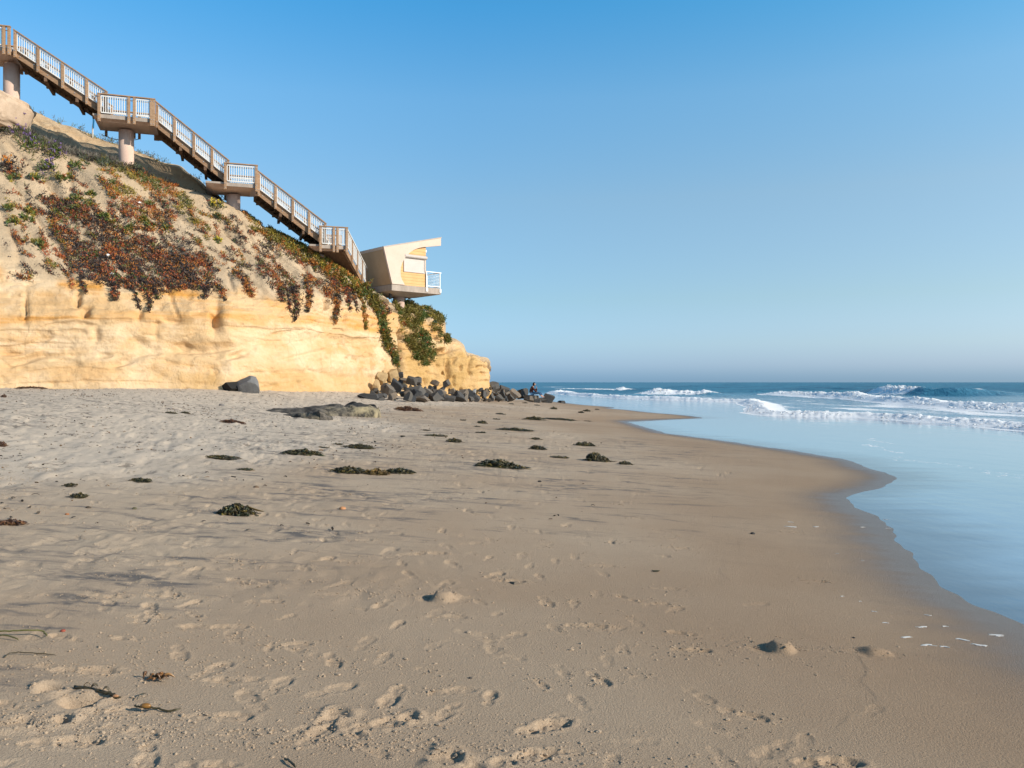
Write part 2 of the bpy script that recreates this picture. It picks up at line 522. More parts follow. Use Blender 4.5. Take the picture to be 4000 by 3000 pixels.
def sand_z(x, y):
    return float(sand_base(np.array(float(x)), np.array(float(y))))


# ------------------------------------------------------------------ sea
def wxy(px, py):
    d = (CAMZ - WATER) * F / (py - HY); return ((px - CX) / F * d, d)


so = np.concatenate([np.arange(700, 130, -4.0), np.arange(130, 60, -0.8), np.arange(60, 8, -0.16), np.arange(8, 2, -0.15), np.geomspace(2, 0.12, 24)])
sy = (CAMZ - WATER) * 829.0 / so
SNC = 900
ts = np.linspace(-1, 1, SNC)
sw = 0.82 * sy + 6
SX = sw[:, None] * ts[None, :]
SY = np.repeat(sy[:, None], SNC, 1)
SZ = np.full_like(SX, WATER)
FOAM = np.zeros_like(SX)
SSD = SX - shore(SY)


def dist_line(pts, wob=0.0, sd=0):
    """signed distance (positive seaward of a line drawn from far to near, or left to right) and the run along the line"""
    best = np.full(SX.shape, 1e9); sg = np.zeros_like(best); run = np.zeros_like(best); acc = 0.0
    for (ax, ay), (bx, by) in zip(pts[:-1], pts[1:]):
        dx, dy = bx - ax, by - ay; L2 = dx * dx + dy * dy
        u = np.clip(((SX - ax) * dx + (SY - ay) * dy) / L2, 0, 1)
        d = np.hypot(SX - ax - u * dx, SY - ay - u * dy)
        s = np.sign((SY - ay) * dx - (SX - ax) * dy)
        m = d < best
        best[m] = d[m]; sg[m] = s[m]; run[m] = (acc + u * math.sqrt(L2))[m]
        acc += math.sqrt(L2)
    return best * sg + wob, run, acc


wob1 = 0.5 * pn(SX * 0.25, SY * 0.16, 81) + 0.22 * pn(SX * 0.9, SY * 0.6, 82)
fine = fbm(SX * 1.3, SY * 0.9, 3, 83)
lump = np.abs(fbm(SX * 2.4, SY * 1.5, 3, 84))
swz = sstep(0.0, 9.0, SSD)
sea_in = sstep(1.0, 14.0, SSD)
far = sstep(40, 160, SY)
# chop and swell
SZ += sea_in * (0.020 * pn(SX * 1.1 + SY * .2, SY * 0.8, 85) + 0.035 * pn(SX * 0.42, SY * 0.25, 86) * (0.5 + far))
SZ += far * (0.10 * pn(SX * 0.16, SY * 0.07, 87) + 0.05 * fbm(SX * 0.5, SY * 0.22, 2, 88))
SZ += far * 0.32 * np.sin(SY * 0.045 + SX * 0.09 + 1.6 * pn(SX * 0.01, SY * 0.012, 89)) * sstep(130, 260, SY)


def breaker(pts, h, back, foam, ends=(6, 6), lacy=6.0, inner=1.0, lumpy=0.5, wobk=1.0):
    global SZ, FOAM
    d, run, L = dist_line(pts, wob1 * wobk)
    e = sstep(0, ends[0], run) * sstep(0, ends[1], L - run)
    # clip past the end points
    rw = 0.6 + 3.0 * h
    prof = sstep(-0.5 * rw, rw, d) * np.exp(-np.maximum(d - rw * .6, 0) / back)
    hh = h * (1 + .7 * sstep(45, 95, SY) * (h < .3)) * e * (1 + 0.35 * pn(SX * 0.35, SY * 0.25, 90))
    SZ = SZ + hh * prof * (1 + lumpy * (lump - 0.25) * sstep(-.2, .4, d) * np.exp(-np.maximum(d, 0) / (back * 1.2)))
    f = sstep(-0.42 * rw, -.28 * rw, d) * np.exp(-(np.maximum(d, 0) / (back * 1.3 + rw)) ** 2) * foam * e
    lc = sstep(0.0, 0.4, d) * np.exp(-np.maximum(d, 0) / lacy) * inner * e
    FOAM = np.maximum(FOAM, np.maximum(f, 0.62 * lc))


A_ = [(10.5, 150), wxy(2136, 1536), wxy(2300, 1550), wxy(2452, 1558), wxy(2886, 1572), wxy(2935, 1590), wxy(2920, 1612), wxy(3000, 1622), wxy(3356, 1631), wxy(3700, 1654), wxy(3990, 1680), wxy(4300, 1706), (18.2, 16), (17, 4)]
breaker(A_, 0.25, 1.1, 1.0, (8, 3), 5.0, 0.72, 0.85, 0.7)
C_ = [wxy(3270, 1554), wxy(3320, 1560), wxy(3628, 1592), wxy(3800, 1603), wxy(3990, 1615), wxy(4300, 1632), (29, 25), (28, 6)]
breaker(C_, 0.58, 2.0, 1.0, (7, 3), 8.0, 0.75, 0.35)
B_ = [wxy(2945, 1541), wxy(3050, 1546), wxy(3266, 1557), wxy(3330, 1562)]
breaker(B_, 0.70, 1.7, 1.0, (7, 9), 5.0, 0.5, 0.6)
D_ = [wxy(2470, 1539), wxy(2560, 1541), wxy(2700, 1542), wxy(2760, 1545)]
breaker(D_, 0.85, 2.0, 1.0, (3, 9), 5.0, 0.5, 0.6)
E_ = [wxy(2175, 1519.5), wxy(2260, 1519), wxy(2400, 1522), wxy(2480, 1523)]
breaker(E_, 0.85, 3.0, 1.0, (4, 9), 6.0, 0.3, 0.6)
F_ = [wxy(3380, 1539), wxy(3440, 1541), wxy(3480, 1541.5), wxy(3530, 1542)]
breaker(F_, 0.12, 2.0, 0.0, (3, 6), 3.0, 0.0, 0.5)
G_ = [wxy(2090, 1512), wxy(2140, 1512), wxy(2190, 1513)]
breaker(G_, 0.7, 3.0, 0.9, (5, 8), 3.0, 0.0, 0.4)
# the swell about to break behind: a smooth green face with a crest
d, run, L = dist_line([wxy(3250, 1534), wxy(3430, 1541), wxy(3600, 1545), wxy(3750, 1546), wxy(3900, 1545), wxy(4150, 1542)])
e = sstep(0, 18, run) * sstep(0, 20, L - run)
FOAM = np.maximum(FOAM, sstep(16, 18.5, run) * sstep(31, 22, run) * sstep(-1.3, -.5, d) * sstep(7, 4, d))
SZ += .25 * sstep(16, 18.5, run) * sstep(31, 24, run) * sstep(-1., 1, d) * np.exp(-np.maximum(d - 2, 0) / 3) * (.4 + lump)
SZ += 1.05 * e * sstep(-1.2, 2.2, d) * np.exp(-np.maximum(d - 2.2, 0) / 5.0)
FOAM = np.maximum(FOAM, 0.9 * e * sstep(1.5, 2.1, d) * sstep(3.2, 2.4, d) * sstep(0.25, 0.6, pn(SX * .2, SY * .05, 99)))
for pts, h in (([wxy(3700, 1560), wxy(3860, 1563), wxy(4100, 1566)], 0.3), ([wxy(3880, 1556), wxy(3950, 1558), wxy(4150, 1562)], 0.35), ([wxy(2750, 1531), wxy(2950, 1532), wxy(3180, 1533)], 0.5), ([wxy(3000, 1522), wxy(3200, 1523), wxy(3500, 1524)], 0.6)):
    d, run, L = dist_line(pts)
    SZ += h * sstep(0, 12, run) * sstep(0, 12, L - run) * sstep(-1, 1.4, d) * np.exp(-np.maximum(d - 1.4, 0) / 3.0)
# water sheet lapping up to the sand: pin the film down to the still level, keep patches of old foam
film = sstep(6.5, 1.0, SSD)
dA, runA, LA = dist_line(A_)
infilm = sstep(0.2, -0.6, dA)
SZ = np.where(infilm > 0.5, WATER + (SZ - WATER) * 0.12, SZ)
surf = sstep(-0.2, 0.6, dA)
dC, _, _ = dist_line(C_)
between = sstep(0.2, 1.5, dA) * sstep(120, 60, SY) * sstep(1.0, -3.0, SX - 36 - 0.0 * SY)
FOAM = np.maximum(FOAM, between * (0.40 + .26 * pn(SX * .35, SY * .12, 97)))
FOAM = np.maximum(FOAM, .40 * sstep(0, 3, dA) * sstep(170, 100, SY) * (.7 + .6 * pn(SX * .12, SY * .05, 98)))
sp = np.array([wxy(3400, 1700), wxy(3440, 1735), wxy(3420, 1760), wxy(3560, 1790), wxy(3800, 1825), wxy(3990, 1870), wxy(4200, 1920)])
dS, runS, LS = dist_line([tuple(p) for p in sp])
FOAM = np.maximum(FOAM, infilm * 0.41 * sstep(1.1, 0.0, np.abs(dS + 0.8 * pn(SX * 0.8, SY * .5, 95))) * sstep(0.0, 2.0, runS))
FOAM *= sstep(0.0, 1.0, SSD)

k = NT('sea_water')
fo, fi, seaw = k.attr('foam'), k.attr('film'), k.attr('deep')
n1 = k.noise(7.0, 5, 0.65, k.coord((1, 0.8, 1)), 0.8)
n2 = k.noise(1.6, 4, 0.6, k.coord((1, 0.45, 1)), 0.6)
n3 = k.noise(22.0, 3, 0.6)
brk = k.math('ADD', k.math('MULTIPLY', n1, 0.62), k.math('MULTIPLY', n2, 0.38))
fm = k.math('SUBTRACT', k.math('ADD', k.math('MULTIPLY', fo, 1.25), brk), 1.02)
fm = k.ramp(fm, 0.0, 0.13)
body = k.mix(seaw, (0.075, 0.20, 0.285), (0.036, 0.19, 0.285))
wind = k.noise(1.0, 5, 0.65, k.coord((0.035, 0.11, 1)), 0.8)
body = k.mix(k.math('MULTIPLY', seaw, k.ramp(wind, 0.42, 0.62)), body, (0.012, 0.085, 0.150))
body = k.mix(fi, body, (0.085, 0.11, 0.135))
foamc = k.mix(k.ramp(n3, 0.3, 0.7), (0.95, 0.95, 0.95), (0.86, 0.87, 0.88))
rip = k.noise(5.0, 4, 0.6, k.coord((1.0, 0.7, 1)))
rip2 = k.noise(0.9, 4, 0.6, k.coord((1.0, 0.5, 1)))
nb = k.bump(rip, 0.10, 1.0)
nbs = k.n('ShaderNodeBump'); k.set(nbs.inputs['Strength'], k.attr('chop')); nbs.inputs['Distance'].default_value = 0.12; k.set(nbs.inputs['Height'], rip)
nbs2 = k.n('ShaderNodeBump'); k.set(nbs2.inputs['Strength'], k.attr('chop')); nbs2.inputs['Distance'].default_value = 0.5; k.set(nbs2.inputs['Height'], rip2); k.set(nbs2.inputs['Normal'], nbs.outputs[0])
wtr = k.n('ShaderNodeBsdfPrincipled')
k.set(wtr.inputs['Base Color'], body); k.set(wtr.inputs['Roughness'], k.math('ADD', 0.06, k.math('MULTIPLY', seaw, 0.30))); k.set(wtr.inputs['IOR'], k.math('ADD', k.math('SUBTRACT', 1.36, k.math('MULTIPLY', seaw, 0.18)), k.math('MULTIPLY', fi, 1.0)))
k.set(wtr.inputs['Normal'], nbs2.outputs[0])
fb = k.n('ShaderNodeBsdfPrincipled'); fb.inputs['Subsurface Weight'].default_value = 0.3; fb.inputs['Subsurface Radius'].default_value = (1, 1, 1); fb.inputs['Subsurface Scale'].default_value = .25
k.set(fb.inputs['Base Color'], foamc); fb.inputs['Roughness'].default_value = 0.9; fb.inputs['Specular IOR Level'].default_value = 0.1
k.set(fb.inputs['Normal'], k.bump(k.math('ADD', n3, n1), 0.06, 0.35))
mx = k.n('ShaderNodeMixShader'); k.set(mx.inputs[0], fm)
tb = k.n('ShaderNodeBsdfTranslucent'); k.set(tb.inputs[0], foamc); fx = k.n('ShaderNodeMixShader'); fx.inputs[0].default_value = .06
k.t.links.new(fb.outputs[0], fx.inputs[1]); k.t.links.new(tb.outputs[0], fx.inputs[2])
gl = k.n('ShaderNodeBsdfGlossy'); gl.inputs['Roughness'].default_value = .05; gl.inputs[0].default_value = (.93, .97, 1, 1); k.set(gl.inputs['Normal'], nbs2.outputs[0]); wm = k.n('ShaderNodeMixShader'); k.set(wm.inputs[0], k.math('MULTIPLY', k.attr('sheen'), .52))
k.t.links.new(wtr.outputs[0], wm.inputs[1]); k.t.links.new(gl.outputs[0], wm.inputs[2])
k.t.links.new(wm.outputs[0], mx.inputs[1]); k.t.links.new(fx.outputs[0], mx.inputs[2]); k.t.links.new(mx.outputs[0], k.out.inputs[0])
M_SEA = k.m
CHOP = np.clip(0.07 + 0.93 * sstep(0.0, 2.0, dA), 0, 1) * (0.35 + 0.65 * sstep(30, 90, SY))
me = np_mesh('sea', np.stack([SX, SY, SZ], -1).reshape(-1, 3), [grid_faces(len(sy), SNC)], True,
             {'foam': FOAM, 'film': sstep(24, 10, SSD) * infilm, 'deep': sstep(60, 160, SY), 'sheen': sstep(30, 14, SSD) * infilm * sstep(-.1, 1.6, SSD + .5 * pn(SX * .5, SY * 2.2, 96) + .25 * pn(SX * .8, SY * 6, 94)), 'chop': CHOP})
tag(link('sea_water', me, M_SEA), kind='structure')


# froth tumbling along the fronts of the breakers
def froth(lines):
    bm = bmesh.new(); bmesh.ops.create_icosphere(bm, subdivisions=1, radius=1.0)
    IV = np.array([v.co[:] for v in bm.verts]); IF = np.array([[v.index for v in f.verts] for f in bm.faces]); bm.free()
    PV = []; PF = []; n0 = 0
    flat = np.argsort(np.abs(SY[:, 0]))
    for pts, cnt, r0, depth, h in lines:
        seg = np.array(pts, float); L = np.linalg.norm(np.diff(seg, axis=0), axis=1); cum = np.r_[0, np.cumsum(L)]
        wgt = L / np.maximum(15, seg[:-1, 1]); wgt = wgt / wgt.sum()
        for _ in range(cnt):
            i = RNG.choice(len(L), p=wgt); u = RNG.random(); p = seg[i] + (seg[i + 1] - seg[i]) * u
            dd = (seg[i + 1] - seg[i]) / L[i]; nrm = np.array([-dd[1], dd[0]])
            run = cum[i] + u * L[i]; e = min(1, run / 6 + .15, (cum[-1] - run) / 6 + .15)
            if pn(np.array(run * .55), np.array(h * 7.7), 301) < -.28: continue
            q = p + nrm * (RNG.random() ** 1.4 * depth - .05)
            a = int(np.argmin(np.abs(sy - q[1]))); b = int(np.clip((q[0] / sw[a] + 1) / 2 * (SNC - 1), 0, SNC - 1))
            # the front wanders: follow the foam that is really there
            row = FOAM[a, max(0, b - 25):b + 26]
            if row.max() < .5: continue
            z = SZ[a, b]
            r = r0 * (.25 + 1.0 * RNG.random() ** 2.5) * (.5 + .5 * e)
            V = IV * np.array([r * RNG.uniform(.8, 1.5), r * RNG.uniform(.8, 1.5), r * RNG.uniform(.5, .95)]) * (1 + .25 * RNG.normal(size=(len(IV), 1)))
            PV.append(V + np.array([q[0], q[1], max(z, WATER) + r * .1])); PF.append(IF + n0); n0 += len(IV)
    return np_mesh('surf_froth', np.concatenate(PV), [np.concatenate(PF)], True)


kf = NT('froth'); nf = kf.noise(14.0, 3)
fd_ = kf.n('ShaderNodeBsdfPrincipled'); fd_.inputs['Subsurface Weight'].default_value = 1; fd_.inputs['Subsurface Radius'].default_value = (1, 1, 1); fd_.inputs['Subsurface Scale'].default_value = .12; fd_.inputs['Roughness'].default_value = .9; fd_.inputs['Specular IOR Level'].default_value = .05; kf.set(fd_.inputs[0], kf.mix(nf, (.96, .96, .96), (.88, .89, .90))); ft2 = kf.n('ShaderNodeBsdfTranslucent'); ft2.inputs[0].default_value = (.88, .89, .9, 1)
fm2 = kf.n('ShaderNodeMixShader'); fm2.inputs[0].default_value = .35
kf.t.links.new(fd_.outputs[0], fm2.inputs[1]); kf.t.links.new(ft2.outputs[0], fm2.inputs[2]); kf.t.links.new(fm2.outputs[0], kf.out.inputs[0])
tag(link('surf_froth', froth([(A_, 3200, .05, .9, .1), (C_, 2300, .085, 1.5, .2), (B_, 800, .10, 1.8, .3), (D_, 600, .11, 1.8, .4), (E_, 400, .13, 2.0, .5), ([wxy(3405, 1540), wxy(3600, 1545)], 500, .12, 2.6, .6)]), kf.m),
    'white froth tumbling along the fronts of the breaking waves', 'sea foam', kind='stuff')
# ------------------------------------------------------------------ sea cliff
def ip(tab, c):
    return float(np.interp(c, [a for a, _ in tab], [b for _, b in tab]))


TOE_D = [(-1200, 26), (-500, 30), (0, 33), (450, 35), (900, 37.5), (1200, 41.5), (1400, 46.5), (1550, 51.5), (1700, 55), (1735, 55.6)]
LED = [(-1200, 1395), (0, 1402), (450, 1410), (850, 1384), (1000, 1355), (1271, 1342), (1400, 1375), (1475, 1398), (1550, 1400), (1700, 1395), (1735, 1390)]
MID = [(-1200, 1290), (0, 1270), (350, 1240), (600, 1250), (850, 1235), (1000, 1240), (1271, 1268), (1400, 1288), (1550, 1300), (1735, 1320)]
RIM = [(-1200, 960), (0, 1040), (200, 1080), (450, 1115), (700, 1135), (850, 1155), (1000, 1163), (1100, 1165), (1250, 1180), (1400, 1205), (1500, 1228), (1560, 1222), (1650, 1240), (1735, 1264)]
CRE = [(-1200, 60), (-500, 260), (0, 470), (80, 504), (172, 558), (280, 594), (452, 635), (511, 651), (588, 694), (678, 725), (764, 743), (814, 757), (886, 798), (940, 825), (1000, 857), (1059, 897),
       (1127, 932), (1203, 975), (1280, 1017), (1335, 1049), (1407, 1108), (1452, 1133), (1497, 1163), (1542, 1189), (1588, 1194), (1651, 1205), (1705, 1225), (1735, 1246)]
CRE_D = [(-1200, 38.5), (-500, 41), (80, 43.0), (511, 44.6), (940, 46.4), (1280, 48.0), (1407, 50.0), (1497, 52.2), (1555, 53.8), (1651, 56.5), (1735, 58)]
cols = []
for c in list(range(-1200, 1731, 35)) + [1700, 1718, 1728, 1735]:
    cols.append(c)
cols = sorted(set(cols))
CP = []
for c in cols:
    td = ip(TOE_D, c); cd = ip(CRE_D, c); cp = ip(CRE, c); rp = ip(RIM, c)
    rd_ = min(td + 1.7, cd - 0.8)
    tx = (c - CX) / F * td
    tz = sand_z(tx, td)
    row = [Vector((tx, td, tz - 0.8)), Vector((tx, td, tz - 0.05)), P3(c, ip(LED, c), td + 0.30), P3(c, ip(LED, c) - 14, td + 0.55), P3(c, ip(MID, c), td + 0.50), P3(c, ip(MID, c) - 22, td + .55),
           P3(c, rp, rd_), P3(c, rp * .66 + cp * .34, rd_ + (cd - rd_) * .42), P3(c, rp * .3 + cp * .7, rd_ + (cd - rd_) * .76), P3(c, cp, cd), P3(c, cp + 12, cd + 2.2), P3(c, cp + 70, cd + 6)]
    CP.append(row)
for c, td, pts in [(1739, 55.7, [(1395, 55.9), (1388, 56.1), (1350, 56.5), (1340, 56.7), (1323, 57.2), (1321, 57.6), (1320, 58.2), (1319, 59), (1323, 61), (1350, 65)]),
                   (1764, 56.0, [(1397, 56.3), (1391, 56.6), (1362, 56.8), (1350, 57.0), (1330, 57.4), (1325, 57.9), (1322, 58.5), (1321, 59.2), (1324, 61), (1350, 65)]),
                   (1790, 56.4, [(1400, 56.6), (1394, 56.9), (1372, 57.1), (1362, 57.2), (1340, 57.6), (1334, 58.1), (1331, 58.6), (1330, 59.4), (1333, 61.5), (1360, 65)]),
                   (1813, 56.7, [(1402, 56.9), (1397, 57.2), (1382, 57.4), (1374, 57.6), (1358, 57.9), (1353, 58.3), (1350, 58.8), (1349, 59.6), (1352, 62), (1375, 65)]),
                   (1818, 56.8, [(1403, 57.0), (1398, 57.3), (1390, 57.6), (1386, 57.8), (1382, 58.3), (1380, 58.7), (1379, 59.2), (1378, 60), (1382, 62), (1395, 65)]),
                   (1860, 57.5, [(1412, 57.7), (1406, 57.9), (1400, 58.2), (1396, 58.5), (1392, 58.9), (1391, 59.4), (1390, 60), (1389, 60.6), (1392, 62.5), (1405, 65)]),
                   (1888, 58.2, [(1425, 58.4), (1418, 58.5), (1410, 58.7), (1405, 58.9), (1400, 59.3), (1398, 59.8), (1397, 60.3), (1396, 61), (1399, 63), (1412, 65)]),
                   (1904, 58.8, [(1445, 58.9), (1436, 59.0), (1426, 59.1), (1420, 59.3), (1414, 59.7), (1411, 60.2), (1409, 60.7), (1408, 61.4), (1411, 63), (1422, 65)]),
                   (1913, 59.6, [(1474, 59.7), (1466, 59.8), (1458, 60.0), (1450, 60.2), (1444, 60.6), (1440, 61), (1437, 61.6), (1435, 62.2), (1438, 63.5), (1450, 65)]),
                   (1909, 62.0, [(1478, 62.0), (1470, 62.1), (1462, 62.2), (1456, 62.4), (1450, 62.7), (1447, 63), (1445, 63.5), (1444, 64), (1448, 65), (1460, 67)]),
                   (1880, 65.0, [(1476, 65), (1470, 65.1), (1462, 65.2), (1456, 65.3), (1450, 65.5), (1447, 65.8), (1445, 66), (1444, 66.5), (1448, 67), (1460, 68)]),
                   (1780, 70.0, [(1470, 70), (1462, 70.1), (1450, 70.1), (1440, 70.2), (1430, 70.2), (1420, 70.3), (1412, 70.4), (1405, 70.6), (1400, 70.8), (1398, 71)])]:
    tx = (c - CX) / F * td; tz = sand_z(tx, td)
    CP.append([Vector((tx, td, min(tz, -.1) - 0.9)), Vector((tx, td, tz - 0.05))] + [P3(c, a, d) for a, d in pts])
CPA = np.array([[list(v) for v in r] for r in CP])            # (cols, rows, 3)


def refine(A, lens, axis):
    """resample control points along an axis with about lens[i] samples per span"""
    A = np.moveaxis(A, axis, 0); out = []
    for i in range(len(A) - 1):
        n = max(1, int(lens[i]))
        for q in range(n):
            out.append(A[i] + (A[i + 1] - A[i]) * (q / n))
    out.append(A[-1])
    return np.moveaxis(np.array(out), 0, axis)


nrow = [6, 42, 5, 40, 8, 60, 62, 62, 50, 14, 10]
CLF = refine(CPA, nrow, 1)
ncol = []
for i in range(len(CP) - 1):
    d = np.linalg.norm(CPA[i + 1, 4] - CPA[i, 4])
    px_ = abs(proj(CPA[i + 1, 4])[0] - proj(CPA[i, 4])[0])
    ncol.append(np.clip(max(d / 0.075, 2), 2, 26) if i > 8 else 6)
CLF = refine(CLF, ncol, 0)


def smooth_axis(A, sg, axis):
    r = max(1, int(sg * 3)); kk = np.exp(-0.5 * (np.arange(-r, r + 1) / sg) ** 2); kk /= kk.sum()
    B = np.moveaxis(A, axis, 0)
    Pd = np.concatenate([np.repeat(B[:1], r, 0), B, np.repeat(B[-1:], r, 0)], 0)
    o = sum(kk[i] * Pd[i:i + len(B)] for i in range(2 * r + 1))
    return np.moveaxis(o, 0, axis)


CLF = smooth_axis(CLF, 3.0, 1)
CLF = smooth_axis(CLF, 1.3, 0)
nU, nV = CLF.shape[:2]
tu = np.gradient(CLF, axis=0); tv = np.gradient(CLF, axis=1)
tus = smooth_axis(tu, 12, 0); tvs = smooth_axis(tv, 10, 1)
NRM = np.cross(tus, tvs); NRM /= np.linalg.norm(NRM, axis=-1, keepdims=True) + 1e-9
VV = np.concatenate([np.full(1, 0.0), np.cumsum([1 / n for n in nrow for _ in range(int(n))])])[:nV]
VV = np.repeat(VV[None, :], nU, 0)                          # 0..11 row coordinate: face 1-6, slope 6-9
UU = np.concatenate([[0], np.cumsum(np.linalg.norm(np.diff(CLF[:, 60], axis=0), axis=1))])
UU = np.repeat(UU[:, None], nV, 1)
HT = CLF[..., 2]
cpx, cpy = proj(CLF)
FACE = sstep(6.35, 5.75, VV + 0.45 * pn(UU * 0.5, 1.7, 101) + 0.15 * pn(UU * 1.9, 4.4, 102))
SLOPE = 1 - FACE
LOW = sstep(2.4, 1.9, VV)
hw = HT + 0.18 * pn(UU * 0.22, HT * 0.3, 103)
# strata and ledges of the sandstone face
dsp = FACE * (0.10 * pn(UU * 0.07, hw * 1.3, 104) + 0.030 * pn(UU * 0.15, hw * 4.2, 105) + 0.16 * fbm(UU * 0.22, HT * 0.45, 3, 106) * (1 - .55 * sstep(1640, 1720, cpx)))
dsp += FACE * sstep(2.2, 3.2, VV) * (-0.22 * sstep(0.12, 0.55, pn(UU * 0.55, HT * 0.85, 107)) * sstep(-.1, .4, pn(UU * .15, HT * .3, 108)))
dsp -= FACE * 0.16 * np.exp(-((np.abs(pn(UU * 0.35, HT * 0.10 + 5, 109)) / 0.045) ** 2)) * sstep(3.5, 4.8, VV)     # upright cracks
lay = HT * 1.9 + .5 * pn(UU * .12, 3.3, 113) + .25 * pn(UU * .6, HT * .7, 114); fr_ = lay - np.floor(lay)
dsp += FACE * 0.085 * (sstep(0, .12, fr_) - fr_) * sstep(-.35, .35, pn(UU * .16, np.floor(lay) * 1.7, 115)) * .85
dsp -= FACE * 0.10 * sstep(.30, .55, pn(UU * .9, HT * 2.6, 116)) * sstep(-.1, .3, pn(UU * .2, HT * .5, 117))
dsp += FACE * 0.04 * fbm(UU * 2.3, HT * 3.1, 3, 110)
# solution pits, above all in the seaward block
pit = pn(UU * 1.7, HT * 2.0, 111)
dsp -= FACE * 0.20 * sstep(0.40, 0.58, pit) * (0.25 + 0.75 * sstep(1600, 1700, cpx) * sstep(1370, 1400, cpy))
# grooves and caves seen in the photo
for c0, w_, y0, y1, dep in [(1567, 10, 1290, 1480, .75), (1752, 9, 1390, 1530, .5), (1455, 7, 1400, 1540, .35), (1835, 6, 1390, 1470, .28), (1270, 9, 1165, 1215, .5), (1345, 8, 1210, 1260, .25),
                            (845, 18, 1195, 1300, .7), (305, 12, 1150, 1200, .4), (335, 18, 1205, 1240, .6), (100, 8, 1150, 1262, .35), (545, 12, 1215, 1250, .4), (375, 14, 1280, 1340, .22), (610, 9, 1250, 1330, .15),
                            (930, 40, 1375, 1395, .4), (490, 50, 1403, 1422, .4), (90, 70, 1400, 1418, .3), (1330, 14, 1355, 1385, .15), (1760, 12, 1345, 1372, .25), (1180, 120, 1385, 1392, .12), (1660, 6, 1480, 1500, .3), (1720, 20, 1370, 1385, .4), (1690, 95, 1374, 1386, .45), (1650, 60, 1298, 1310, .2), (1860, 40, 1436, 1444, .2), (1567, 6, 1320, 1500, .5)]:
    wv = 4 * pn(cpy * 0.03, c0 * 0.1, 112)
    gx = np.exp(-((cpx - c0 + wv) / w_) ** 2)
    hy_ = (y1 - y0) / 2; gy = np.exp(-np.abs((cpy - (y0 + y1) / 2 + .5 * wv + .25 * (cpx - c0)) / (hy_ + 4)) ** 3)
    dsp -= .8 * dep * gx * gy * sstep(8, 6.2, VV)
# gullied, slumped earth of the upper slope: runnels fan down-slope to the right
sl = (UU * 0.80 + VV * 0.9)
dsp += SLOPE * (0.33 * fbm(sl * 0.30, VV * 0.55, 3, 121) + 0.16 * pn(sl * 1.0, VV * 0.7, 122) + 0.085 * pn(sl * 2.7, VV * 1.1, 123) + 0.035 * fbm(UU * 3.0, HT * 2.2, 3, 124))
dsp -= SLOPE * 0.14 * np.exp(-((pn(sl * 0.55, VV * 0.5, 125) / 0.08) ** 2))
dsp *= sstep(0.6, 1.3, VV)
keep = 1 - 0.65 * sstep(8.3, 9.0, VV)
CLF = CLF + NRM * (dsp * keep)[..., None]

k = NT('sandstone')
face, low, slo = k.attr('face'), k.attr('seaward'), k.attr('band')
sepz = k.n('ShaderNodeSeparateXYZ'); k.set(sepz.inputs[0], k.tc.outputs['Object'])
strat = k.noise(1.0, 5, 0.62, k.coord((0.09, 0.09, 1.15)), 0.5)
strat2 = k.noise(1.0, 4, 0.6, k.coord((0.25, 0.25, 4.2)), 0.35)
blot = k.noise(0.55, 5, 0.65, k.coord((0.6, 0.6, 1.0)), 0.3)
streak = k.noise(1.0, 4, 0.65, k.coord((1.8, 1.8, 0.22)))
fin = k.noise(8.0, 5, 0.7)
grit = k.noise(30.0, 3, 0.7)
cf = k.mix(k.ramp(strat, 0.35, 0.68), (0.60, 0.47, 0.30), (0.57, 0.385, 0.195))
cf = k.mix(k.ramp(blot, 0.42, 0.64, 0, 0.85), cf, (0.69, 0.585, 0.43))
orange = k.math('MULTIPLY', slo, k.ramp(k.math('ADD', k.math('MULTIPLY', blot, 0.6), k.math('MULTIPLY', strat2, 0.4)), 0.40, 0.60))
cf = k.mix(k.math('MULTIPLY', orange, 0.95), cf, (0.58, 0.30, 0.07))
cf = k.mix(k.math('MULTIPLY', k.ramp(strat2, 0.58, 0.78), 0.38), cf, (0.56, 0.34, 0.125))
cf = k.mix(k.math('MULTIPLY', k.ramp(streak, 0.56, 0.74), 0.35), cf, (0.36, 0.26, 0.14))
strat3 = k.noise(1.0, 4, 0.7, k.coord((0.22, 0.22, 8.5)), 0.4)
patchy = k.noise(0.35, 2, 0.5)
cf = k.mix(k.math('MULTIPLY', k.ramp(strat3, 0.60, 0.70), k.ramp(patchy, 0.40, 0.62, 0, .42)), cf, (0.33, 0.215, 0.105))
vcr = k.voro(0.8, k.coord((1, 1, .35)), 'DISTANCE_TO_EDGE')
cf = k.mix(k.math('MULTIPLY', k.ramp(vcr, 0.018, 0.0), k.ramp(patchy, 0.50, 0.68, 0, .3)), cf, (0.25, 0.165, 0.085))
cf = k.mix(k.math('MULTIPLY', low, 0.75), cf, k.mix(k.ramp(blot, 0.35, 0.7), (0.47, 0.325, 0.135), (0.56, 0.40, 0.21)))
ce = k.mix(k.ramp(blot, 0.35, 0.65), (0.50, 0.38, 0.255), (0.42, 0.315, 0.205))
ce = k.mix(k.ramp(streak, 0.52, 0.7, 0, 0.45), ce, (0.40, 0.305, 0.205))
ce = k.mix(k.ramp(fin, 0.54, 0.68, 0, 0.7), ce, (0.27, 0.20, 0.135))
cf = k.mix(1.0, cf, (.97, .875, .785), 'MULTIPLY')
c = k.mix(face, ce, cf)
c = k.mix(k.ramp(fin, 0.60, 0.75, 0, 0.30), c, k.mix(1.0, c, (0.6, 0.5, 0.4), 'MULTIPLY'))
c = k.mix(k.ramp(grit, 0.62, 0.8, 0, 0.30), c, (0.22, 0.16, 0.10))
nb = k.bump(fin, 0.09, 0.8)
nb = k.bump(grit, 0.02, 0.7, nb)
M_CLIFF = k.bsdf(c, 0.93, nb, 0.1)
wvx = 10 * pn(cpx * 0.01, cpy * 0.02, 131)
